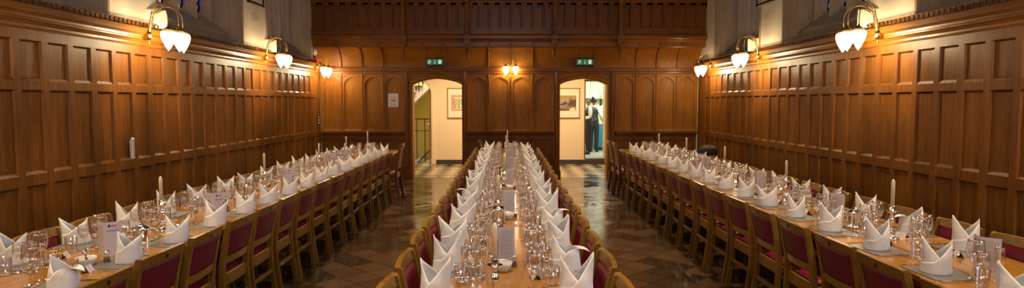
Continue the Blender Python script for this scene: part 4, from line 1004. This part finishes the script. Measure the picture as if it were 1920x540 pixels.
def centre_items():
    Z = .7605
    for tn, xs in (('left', [(-2.385, 4.28), (-2.39, 6.12), (-2.39, 7.9), (-2.42, 9.35), (-2.40, 10.7)]), ('centre', [(-.055, 2.66), (-.065, 4.36), (-.03, 6.12), (-.03, 8.1), (-.02, 9.6), (0, 11.0)]), ('right', [(2.50, 4.0), (2.50, 5.55), (2.52, 7.2), (2.52, 8.75), (2.52, 10.35)])):
        for i, (x, y) in enumerate(xs): candlestick((x, y, Z), '%s from near end of %s table' % (ORD[i], tn), ch=.178 + .02 * ((i * 7 + len(tn)) % 3) / 2)
    # menus
    m = empty('menu_card'); w, h, a = .088, .198, R(35)
    for s in (-1, 1):
        MB().hexa([(0, -.0004, 0), (s * w * cos(a), s * 0 + w * sin(a) - .0004, 0), (s * w * cos(a), w * sin(a) + .0004, 0), (0, .0004, 0)], [(0, -.0004, h), (s * w * cos(a), w * sin(a) - .0004, h), (s * w * cos(a), w * sin(a) + .0004, h), (0, .0004, h)]).build('menu_leaf', 'card', m)
    fr = empty('front_print'); fr.parent = m; fr.rotation_euler.z = a
    MB().box(.022, -.0014, .168, .032, -.0006, .183).build('crest', 'ink', m).rotation_euler.z = a
    MB().box(.036, -.0014, .171, .062, -.0006, .180).build('college_name_line', 'pink', m).rotation_euler.z = a
    MB().box(.014, -.0014, .143, .074, -.0006, .151).build('title_line', 'grey_ink', m).rotation_euler.z = a
    t = text_mesh('Pembroke', .026, 'vertical_lettering', 'ink', m, (.076 * cos(a), .076 * sin(a) - .0014, .070), (R(90), R(-90), a))
    bpy.data.objects.remove(fr)
    q = MB()
    for k in range(22): q.box(-.080, -.0012, .02 + k * .0075, -.080 + .068 * (1 - .35 * ((k * 5) % 3 == 0)), -.0005, .0215 + k * .0075)
    q.build('menu_text', 'grey_ink', m).rotation_euler.z = -a
    MK = Kind(m)
    m2 = empty('menu_card')
    for s in (-1, 1):
        MB().hexa([(0, -.0004, 0), (s * w * cos(a), w * sin(a) - .0004, 0), (s * w * cos(a), w * sin(a) + .0004, 0), (0, .0004, 0)], [(0, -.0004, h), (s * w * cos(a), w * sin(a) - .0004, h), (s * w * cos(a), w * sin(a) + .0004, h), (0, .0004, h)]).build('menu_leaf', 'card', m2)
    MB().box(-.070, -.0014, .165, -.060, -.0006, .180).build('crest', 'ink', m2).rotation_euler.z = -a
    MB().box(-.056, -.0014, .168, -.030, -.0006, .177).build('college_name_line', 'pink', m2).rotation_euler.z = -a
    MB().box(-.076, -.0014, .140, -.018, -.0006, .143).build('title_line', 'grey_ink', m2).rotation_euler.z = -a
    text_mesh('Pembroke', .026, 'vertical_lettering', 'ink', m2, (-.012 * cos(a), .012 * sin(a) - .0014, .070), (R(90), R(-90), -a))
    q = MB()
    for k in range(22): q.box(.010, -.0012, .018 + k * .0076, .010 + .066 * (1 - .35 * ((k * 5) % 3 == 0)), -.0005, .0195 + k * .0076)
    q.build('menu_text', 'grey_ink', m2).rotation_euler.z = a
    MK2 = Kind(m2)
    for tn, lst in (('left', [(-2.32, 3.56, -3), (-2.24, 4.72, 3), (-2.30, 6.46, 10), (-2.40, 8.37, 0), (-2.36, 9.1, 6), (-2.31, 10.5, 6)]), ('centre', [(-.05, 3.42, -24), (-.03, 4.88, -22), (-.02, 6.44, -20), (.0, 7.82, -20), (.0, 9.18, -18), (.02, 10.5, -20)]), ('right', [(2.43, 3.15, -38), (2.46, 4.68, -34), (2.50, 6.2, -25), (2.50, 7.9, -30), (2.46, 9.1, -30), (2.45, 10.5, -20)])):
        for i, (x, y, rz) in enumerate(lst): rz += {'left': 0, 'centre': -9, 'right': -36}[tn]; OCC.append((x + (.03 if tn == 'right' else 0), y + (.03 if tn != 'right' else -.01), .092)); (MK if tn == 'left' else MK2).put((x, y, Z), R(rz), 'folded white menu card, %s from the near end of the %s table' % (ORD[i], tn), 'menu', 'menu cards')
    # condiment bowls, shakers and jugs
    b = empty('butter_bowl'); MB().lathe([(0, 0), (.03, 0), (.033, .004), (.048, .03), (.052, .05), (.050, .05), (.045, .031), (.028, .008), (0, .006)], 22).build('bowl', 'ceramic', b)
    MB().hexa([(-.07, -.006, .051), (.06, -.005, .054), (.06, .005, .054), (-.07, .006, .051)], [(-.07, -.006, .0525), (.06, -.005, .0555), (.06, .005, .0555), (-.07, .006, .0525)]).build('butter_knife', 'silver', b); BK = Kind(b)
    def shaker(n):
        s = empty(n); MB().lathe([(0, 0), (.018, 0), (.020, .003), (.013, .045), (.011, .052)], 12).build('glass_body', 'glass', s); MB().lathe([(0, .002), (.017, .003), (.014, .028), (0, .028)], 12).build('contents', 'salt' if n[0] == 's' else 'pepper', s)
        MB().lathe([(.0125, .048), (.0135, .052), (.013, .062), (.006, .068), (0, .068)], 12).build('cap', 'silver', s); return Kind(s)
    SK, PK = shaker('salt_shaker'), shaker('pepper_shaker')
    j = empty('silver_jug'); MB().lathe([(0, 0), (.052, 0), (.054, .006), (.050, .012), (.052, .10), (.055, .112), (.052, .115), (.03, .128), (.012, .134), (.012, .140), (.006, .146), (0, .147)], 24).build('body', 'silver', j)
    MB().tube([(.050, 0, .105), (.075, 0, .110), (.092, 0, .088), (.090, 0, .055), (.070, 0, .035), (.050, 0, .035)], .0055, 8).build('handle', 'silver', j); MB().hexa([(-.05, -.012, .088), (-.046, -.012, .10), (-.046, .012, .10), (-.05, .012, .088)], [(-.078, -.004, .112), (-.072, -.006, .116), (-.072, .006, .116), (-.078, .004, .112)]).build('spout', 'silver', j); JK = Kind(j)
    for tn, lst in (('left', [(-2.285, 3.35), (-2.38, 5.05), (-2.38, 6.95), (-2.38, 8.95)]), ('centre', [(-.025, 3.24), (0, 4.70), (.01, 6.25), (.01, 7.62), (.01, 8.95)]), ('right', [(2.50, 4.92), (2.46, 5.95), (2.48, 7.65), (2.5, 9.5)])):
        for i, (x, y) in enumerate(lst):
            wh = ', %s set of the %s table' % (ORD[i], tn)
            OCC.append((x, y, .055)); OCC.append((x + .06, y + .08, .025)); OCC.append((x - .06, y + .08, .025))
            BK.put((x, y, Z), 2.2 if tn != 'centre' else .4, 'white bowl with a knife across it' + wh, 'bowl', 'white bowls on the tables')
            SK.put((x - .06, y + .08, Z), 0, 'glass salt shaker' + wh, 'shaker', 'salt shakers'); PK.put((x + .06, y + .08, Z), 0, 'glass pepper shaker' + wh, 'shaker', 'pepper shakers')
    for tn, lst in (('left', [(-2.26, 3.82, .3), (-2.39, 5.75, .5)]), ('centre', [(-.07, 4.54, 1.9), (-.06, 5.72, 2.4), (-.06, 7.3, 2)]), ('right', [(2.46, 4.36, 2.8), (2.5, 6.8, 2), (2.5, 8.45, 1)])):
        for i, (x, y, rz) in enumerate(lst):
            OCC.append((x, y, .09)); JK.put((x, y, Z), rz, 'polished silver lidded jug, %s from the near end of the %s table' % (ORD[i], tn), 'jug', 'silver jugs')
centre_items()
used_y = {}
def setting(tn, side, k, y, chair=True):
    """side 'aisle'/'wall' or 'left'/'right' of the centre table; d: +1 diner looks along +x"""
    T = TAB[tn]; d = {('left', 'aisle'): -1, ('left', 'wall'): 1, ('right', 'aisle'): 1, ('right', 'wall'): -1, ('centre', 'left'): 1, ('centre', 'right'): -1}[tn, side]
    cx, hw = T['cx'], T['hw']; z = .7605
    rz = 0 if d > 0 else pi
    edge = cx - d * hw
    def P(u, v): return (edge + d * u, y + d * v)          # u inwards from the edge, v to the diner's left
    where = '%s %s-side place, %s table' % (ORD[k], side, tn)
    nm = '%s %s' % (side, tn)
    g = 'of the %s table, %s side' % (tn, side)
    if chair:
        off = {'left': {'aisle': -1.93 + .262, 'wall': -2.97 - .262 + .524}, 'right': {'aisle': 0, 'wall': 0}, 'centre': {'left': 0, 'right': 0}}
        Xtop = {('left', 'aisle'): -1.905, ('left', 'wall'): -2.975, ('right', 'aisle'): 1.945, ('right', 'wall'): 3.09, ('centre', 'left'): -.555, ('centre', 'right'): .535}[tn, side]
        CHAIR.put((Xtop + d * .27 + rnd.uniform(-.006, .006), y + rnd.uniform(-.015, .015), 0), rz + rnd.uniform(-.035, .035),
                  'oak chair with burgundy back pad at the %s' % where, 'chair', 'dining chairs ' + g)
    x_, y_ = P(.135, 0)
    MAT.put((x_, y_, z), rz + rnd.uniform(-.05, .05), 'grey square mat under the napkin of the %s' % where, 'place mat', 'place mats ' + g)
    vi = rnd.choices(range(6), [4, 4, 4, 4, 1, 1])[0]
    vi = {('left', 'aisle', 0): 5, ('right', 'wall', 1): 5, ('centre', 'right', 1): 5, ('centre', 'right', 3): 4, ('centre', 'left', 5): 4, ('left', 'wall', 3): 1, ('right', 'aisle', 12): 5, ('right', 'aisle', 11): 4}.get((tn, side, k), vi if k > 3 else vi % 4)
    if side == 'left' and tn == 'centre': rot = R(rnd.uniform(-35, 10)) + (pi if rnd.random() < .5 else 0)
    elif tn == 'right': rot = R(rnd.uniform(-32, -2)) + pi
    elif tn == 'left': rot = R(rnd.uniform(0, 30)) + pi
    else: rot = R(rnd.uniform(-10, 35)) + (pi if rnd.random() < .7 else 0)
    if vi >= 4: rot = R(rnd.uniform(-15, 15)) + (0 if tn != 'right' else pi) + (pi if tn == 'centre' and side == 'left' else 0)
    x_, y_ = P({'left': .09, 'centre': .095, 'right': .115}[tn], rnd.uniform(-.01, .01))
    sc_ = rnd.uniform(.94, 1.06) * (1.08 if tn == 'centre' else 1)
    OCC.append((x_, y_, .074)); NAP[vi].put((x_, y_, z + .0045), rot, 'white linen napkin%s standing at the %s' % (KIND_WORD[vi], where), 'napkin', 'folded napkins ' + g, scale=(sc_, sc_, sc_ * rnd.uniform(.95, 1.05)))
    j = lambda a=.008: rnd.uniform(-a, a)
    gx = .02 if tn == 'centre' else 0
    for kd, u, v, lb, ct, sc2 in ((WINE, .295, -.085, 'large stemmed wine glass', 'wine glass', 1), (SWINE, .245, -.165, 'small stemmed wine glass', 'wine glass', 1), (TUMB, .215, -.225, 'straight clear tumbler', 'tumbler', 1), (SHERRY, .315, -.172, 'slim stemmed glass', 'glass', 1)):
        gr = .043 if kd is WINE else .033 if kd is not SHERRY else .028; best = None
        for t_ in range(16):
            x_, y_ = P(u - gx + j(.006) - .012 * (t_ // 2), v + j(.006) + (.012 if t_ % 2 else -.012) * (t_ // 2) * .7)
            if all(math.hypot(x_ - a_, y_ - b_) > gr + r_ for a_, b_, r_ in OCC): break
        else: continue
        OCC.append((x_, y_, gr)); kd.put((x_, y_, z), rnd.uniform(0, 6), '%s at the %s' % (lb, where), ct, {'WINE': ''}.get('', '') + lb + 's ' + g)
    x_, y_ = P(.135, .165 + j(.005)); FORK.put((x_, y_, z), rz + j(.08), 'silver fork beside the mat at the %s' % where, 'fork', 'forks ' + g)
    x_, y_ = P(.135, -.160 + j(.004)); KNIFE.put((x_, y_, z), rz + j(.08), 'silver knife beside the mat at the %s' % where, 'knife', 'knives ' + g)
    x_, y_ = P(.145, -.188 + j(.004)); 
    x_, y_ = P(.272, .05 + j()); SPOON.put((x_, y_, z), rz + pi / 2 + j(.1), 'silver spoon above the mat at the %s' % where, 'spoon', 'spoons ' + g)
    x_, y_ = P(.262, .150 + j()) if all(math.hypot(P(.262, .150)[0] - a_, P(.262, .150)[1] - b_) > r_ + .032 for a_, b_, r_ in OCC) else P(.20, .178); PCARD.put((x_, y_, z), rz + rnd.uniform(-.5, .5), 'small white name card at the %s' % where, 'place card', 'name cards ' + g)
rows = [('left', 'aisle', 2.90, .513, 16), ('left', 'wall', 3.38, .515, 15), ('right', 'aisle', 2.655, .5225, 17), ('right', 'wall', 3.68, .515, 15), ('centre', 'left', 2.74, .516, 17), ('centre', 'right', 2.74, .516, 17)]
for tn, side, y0_, pt, n in rows:
    for k in range(n):
        setting(tn, side, k, y0_ + pt * k + rnd.uniform(-.012, .012), (tn, side, k) not in (('left', 'aisle', 15), ('right', 'aisle', 16)))
for x, y, rz, lb in ((-1.80 - .27, 10.66, pi, 'dark high-backed chair with tan back at the far end of the left table'),
                     (1.885 + .27, 10.97, 0, 'dark high-backed chair with tan back, nearer one of the two by the right table'),
                     (1.88 + .27, 11.52, 0, 'dark high-backed chair with tan back, farther one of the two by the right table'),
                     (.52 - 1.0 + .23, 11.55, 0, 'dark high-backed chair with tan back at the far left of the centre table')):
    HCHAIR.put((x, y, 0), rz, lb, 'chair', 'high-backed chairs at the far table ends')

bag = MB(); n = 18
for_ = [(0, 0), (.14, 0), (.15, .04), (.148, .08), (.135, .115), (.09, .125), (0, .128)]
bag.lathe(for_, n, sx=1.05, sy=.6)
bo = bag.build('bag_body', 'black_cloth'); br = empty('black_bag', (3.08, 9.55, .84), .15, 'black cloth bag resting on the back of a chair by the right wall', 'bag'); bo.parent = br
MB().tube([(-.11, 0, .11), (-.07, 0, .135), (0, 0, .142), (.07, 0, .135), (.11, 0, .11)], .006, 6).build('strap', 'tan', br)

# ------------------------------------------------------------------ people
def skin(name, verts, edges, radii, mat, parent, sub=2, root=0):
    me = bpy.data.meshes.new(name); me.from_pydata(verts, edges, []); o = bpy.data.objects.new(name, me); COL.objects.link(o)
    o.modifiers.new('s', 'SKIN'); sd = o.modifiers.new('d', 'SUBSURF'); sd.levels = sub; sd.render_levels = sub
    for i, r_ in enumerate(radii): me.skin_vertices[0].data[i].radius = r_ if isinstance(r_, tuple) else (r_, r_)
    me.skin_vertices[0].data[root].use_root = True
    dg = bpy.context.evaluated_depsgraph_get(); dg.update()
    nm = bpy.data.meshes.new_from_object(o.evaluated_get(dg)); bpy.data.objects.remove(o)
    nm.materials.clear(); nm.materials.append(M[mat])
    for p in nm.polygons: p.use_smooth = True
    r_ = bpy.data.objects.new(name, nm); COL.objects.link(r_); r_.parent = parent; return r_
def person(loc, rz, label, reach, bun, turn=0.):
    """local +x forward, z up; about 1.6 m tall"""
    o = empty('person', loc, rz, label, 'person')
    S = lambda s, x, y, z: (x, s * y, z)
    # body: one continuous surface, pelvis as root
    V = [(0, 0, .90), (0, 0, 1.02), (.0, 0, 1.16), (-.01, 0, 1.28), (0, 0, 1.36), (.01, 0, 1.41)]
    E = [(0, 1), (1, 2), (2, 3), (3, 4), (4, 5)]; Rr = [(.115, .145), (.095, .115), (.10, .13), (.095, .135), (.045, .05), (.040, .040)]
    for s in (-1, 1):
        b = len(V); V += [S(s, 0, .085, .82), S(s, .01, .09, .48), S(s, -.01, .09, .10), S(s, .10, .10, .03)]
        E += [(0, b), (b, b + 1), (b + 1, b + 2), (b + 2, b + 3)]; Rr += [.085, .055, .038, .028]
        b = len(V)
        if reach: A = [S(s, 0, .165, 1.29), S(s, .03, .205, 1.06), S(s, .24, .13, 1.04), S(s, .30, .115, 1.05)]
        else: A = [S(s, 0, .165, 1.29), S(s, .03, .22, 1.07), S(s, .20, .17, .98), S(s, .27, .16, .97)]
        V += A; E += [(3, b), (b, b + 1), (b + 1, b + 2), (b + 2, b + 3)]; Rr += [.052, .038, .027, .024]
        # fingers and thumb
        wx, wy, wz = A[3]
        for k, (dy, ln) in enumerate(((-.026, .055), (-.009, .066), (.009, .062), (.026, .048))):
            c = len(V); V += [(wx + .045, wy + dy, wz), (wx + .045 + ln * .6, wy + dy, wz - .012), (wx + .045 + ln * .8, wy + dy, wz - .035)]
            E += [(b + 3, c), (c, c + 1), (c + 1, c + 2)]; Rr += [.0095, .0085, .007]
        c = len(V); V += [(wx + .015, wy - s * .035, wz + .005), (wx + .05, wy - s * .05, wz - .01)]; E += [(b + 3, c), (c, c + 1)]; Rr += [.010, .008]
    # head: neck to skull with jaw, nose
    b = len(V); ht = math.radians(turn)
    def HD(x, y, z): return (x * cos(ht) - y * sin(ht) + .01, x * sin(ht) + y * cos(ht), z)
    V += [HD(.01, 0, 1.455), HD(.015, 0, 1.50), HD(.01, 0, 1.545), HD(.005, 0, 1.575)]; E += [(5, b), (b, b + 1), (b + 1, b + 2), (b + 2, b + 3)]; Rr += [.050, .072, .078, .055]
    body = skin('body', V, E, Rr, 'skin', o)
    # face details
    f = MB()
    for s in (-1, 1):
        f.lathe([(0, -.006), (.007, -.003), (.008, 0), (.006, .004), (0, .005)], 8, HD(.082, s * .028, 1.512))
    eyes = f.build('eyes', 'hair', o); MB().tube([HD(.078, 0, 1.52), HD(.094, 0, 1.495), HD(.099, 0, 1.483), HD(.086, 0, 1.478)], [.006, .009, .012, .008], 8).build('nose', 'skin', o)
    MB().tube([HD(.078, -.022, 1.458), HD(.087, 0, 1.456), HD(.078, .022, 1.458)], [.003, .006, .003], 6).build('mouth', 'red', o)
    for s in (-1, 1): MB().lathe([(0, -.022), (.009, -.014), (.011, 0), (.010, .016), (0, .024)], 8, HD(.0, s * .078, 1.50), sx=.8).build('ear', 'skin', o)
    # hair cap and bun
    h = MB(); n = 18; prof = []
    ctr = HD(-.012, 0, 1.53)
    rings = []
    for i in range(9):
        ph = -.45 + i * (pi / 2 + .45) / 8
        for k in range(n):
            a = 2 * pi * k / n + ht; fwd = cos(a - ht)
            low = ph if fwd < .25 else max(ph, .35 + .25 * fwd)
            rings.append((ctr[0] + .098 * cos(low) * cos(a) * .98, ctr[1] + .090 * cos(low) * sin(a), ctr[2] + .088 * sin(low)))
    h.add(rings, [(i * n + k, i * n + (k + 1) % n, (i + 1) * n + (k + 1) % n, (i + 1) * n + k) for i in range(8) for k in range(n)] + [tuple(range(8 * n, 9 * n))], 0, True)
    h.build('hair', 'hair', o)
    bx = HD(*bun); MB().lathe([(0, -.045), (.03, -.035), (.043, 0), (.03, .035), (0, .045)], 12, bx).build('hair_bun', 'hair', o)
    # clothes
    V = [(0, 0, .88), (0, 0, .96), (0, 0, 1.03), (0, 0, 1.16), (-.01, 0, 1.29), (0, 0, 1.35)]; skin('waistcoat', V, [(0, 1), (1, 2), (2, 3), (3, 4), (4, 5)], [(.152, .18), (.145, .17), (.122, .142), (.125, .155), (.125, .165), (.080, .125)], 'vest', o)
    for s in (-1, 1):
        b = [S(s, 0, .09, 1.345), S(s, .0, .172, 1.285)] + ([S(s, .03, .207, 1.06), S(s, .22, .138, 1.04)] if reach else [S(s, .03, .222, 1.07), S(s, .18, .178, .985)])
        skin('sleeve', b, [(0, 1), (1, 2), (2, 3)], [.055, .064, .049, .040], 'shirt', o)
    skin('collar', [(.01, 0, 1.35), (.012, 0, 1.40)], [(0, 1)], [.085, .058], 'shirt', o)
    MB().hexa([(.095, -.035, 1.20), (.118, -.01, 1.20), (.118, .01, 1.20), (.095, .035, 1.20)], [(.05, -.05, 1.36), (.09, -.03, 1.37), (.09, .03, 1.37), (.05, .05, 1.36)]).build('shirt_front', 'shirt', o)
    V = [(0, 0, .99), (0, 0, .88)]; E = [(0, 1)]; Rr = [(.122, .150), (.135, .165)]
    for s in (-1, 1):
        b = len(V); V += [S(s, 0, .088, .78), S(s, .01, .092, .48), S(s, -.005, .09, .10), S(s, -.003, .09, .06)]; E += [(1, b), (b, b + 1), (b + 1, b + 2), (b + 2, b + 3)]; Rr += [.100, .074, .064, .062]
    skin('trousers', V, E, Rr, 'trouser', o)
    for s in (-1, 1): skin('shoe', [S(s, -.03, .09, .045), S(s, .05, .095, .04), S(s, .13, .10, .032)], [(0, 1), (1, 2)], [.046, .045, .032], 'bottle', o)
    return o
person((2.34, 17.95, .15), R(190), 'woman in black waistcoat and white shirt facing left with arms forward, in the kitchen doorway', True, (-.115, 0, 1.555), turn=38)
person((2.575, 18.65, .15), R(60), 'woman in black waistcoat with high hair bun, back to the hall beside the counter', False, (-.085, 0, 1.615))

# ------------------------------------------------------------------ lights
def light(kind, name, loc, energy, col, **k):
    l = bpy.data.lights.new(name, kind); l.energy = energy; l.color = col
    for a, b in k.items():
        if a != 'rot': setattr(l, a, b)
    o = bpy.data.objects.new(name, l); COL.objects.link(o); o.location = loc
    if 'rot' in k: o.rotation_euler = k['rot']
    return o
WARM = (1, .74, .44)
for y in (1.4, 3.4, 5.4, 7.4, 9.4, 11.2):
    for x in (-2.1, 0, 2.1): light('SPOT', 'ceiling_lamp', (x, y, 6.2), LP['spot'], WARM, spot_size=R(46), spot_blend=1., shadow_soft_size=.12)
light('AREA', 'daylight_side_window', (XR + .38, 1.97, 4.1), LP['day'], (.60, .70, 1.), shape='RECTANGLE', size=2.0, size_y=2.0, rot=(0, R(90), 0)).data.spread = R(160)
light('AREA', 'front_wall_fill', (0, YF + .05, 4.6), LP['front'], (.86, .88, 1.), shape='RECTANGLE', size=4.0, size_y=1.8, rot=(R(90), 0, 0))  # unseen cool fill added at the closed front wall to brighten the gallery
light('AREA', 'corridor_light', (-1.2, 15.0, 2.7), LP['corr'], (1, .78, .50), shape='RECTANGLE', size=1.2, size_y=.5)
light('AREA', 'corridor_light', (1.6, 15.0, 2.7), LP['corr'], (1, .78, .50), shape='RECTANGLE', size=1.2, size_y=.5)
light('AREA', 'stair_light', (-2.6, 17.6, 3.4), LP['stair'], (1, .9, .6), shape='RECTANGLE', size=1., size_y=.5)
light('AREA', 'kitchen_light', (2.9, 18.2, 2.7), LP['kit'], (.95, 1, .85), shape='RECTANGLE', size=1.5, size_y=1.2)
w = bpy.data.worlds.new('dusk'); SC.world = w; w.use_nodes = True
bg = w.node_tree.nodes['Background']; bg.inputs[0].default_value = (.50, .62, 1., 1); bg.inputs[1].default_value = LP['world']

# ------------------------------------------------------------------ camera
cam = bpy.data.cameras.new('camera'); co = bpy.data.objects.new('camera', cam); COL.objects.link(co); SC.camera = co
cam.sensor_width = 36; cam.sensor_fit = 'HORIZONTAL'; cam.lens = 1170 / 1920 * 36; cam.clip_start = .05; cam.clip_end = 100
co.location = (0, 0, 1.65); co.rotation_euler = (R(90) - .0673, 0, -.0072)
SC.view_settings.view_transform = 'Standard'; SC.view_settings.look = 'None'; SC.view_settings.gamma = 1; SC.view_settings.use_curve_mapping = False
SC.view_settings.exposure = LP['exp']
cy = SC.cycles; cy.use_denoising = True
try: cy.denoiser = 'OPENIMAGEDENOISE'
except Exception: pass
cy.max_bounces = 7; cy.diffuse_bounces = 3; cy.glossy_bounces = 4; cy.transmission_bounces = 4; cy.transparent_max_bounces = 40
cy.caustics_reflective = False; cy.caustics_refractive = False; cy.sample_clamp_indirect = 25.; cy.use_light_tree = True
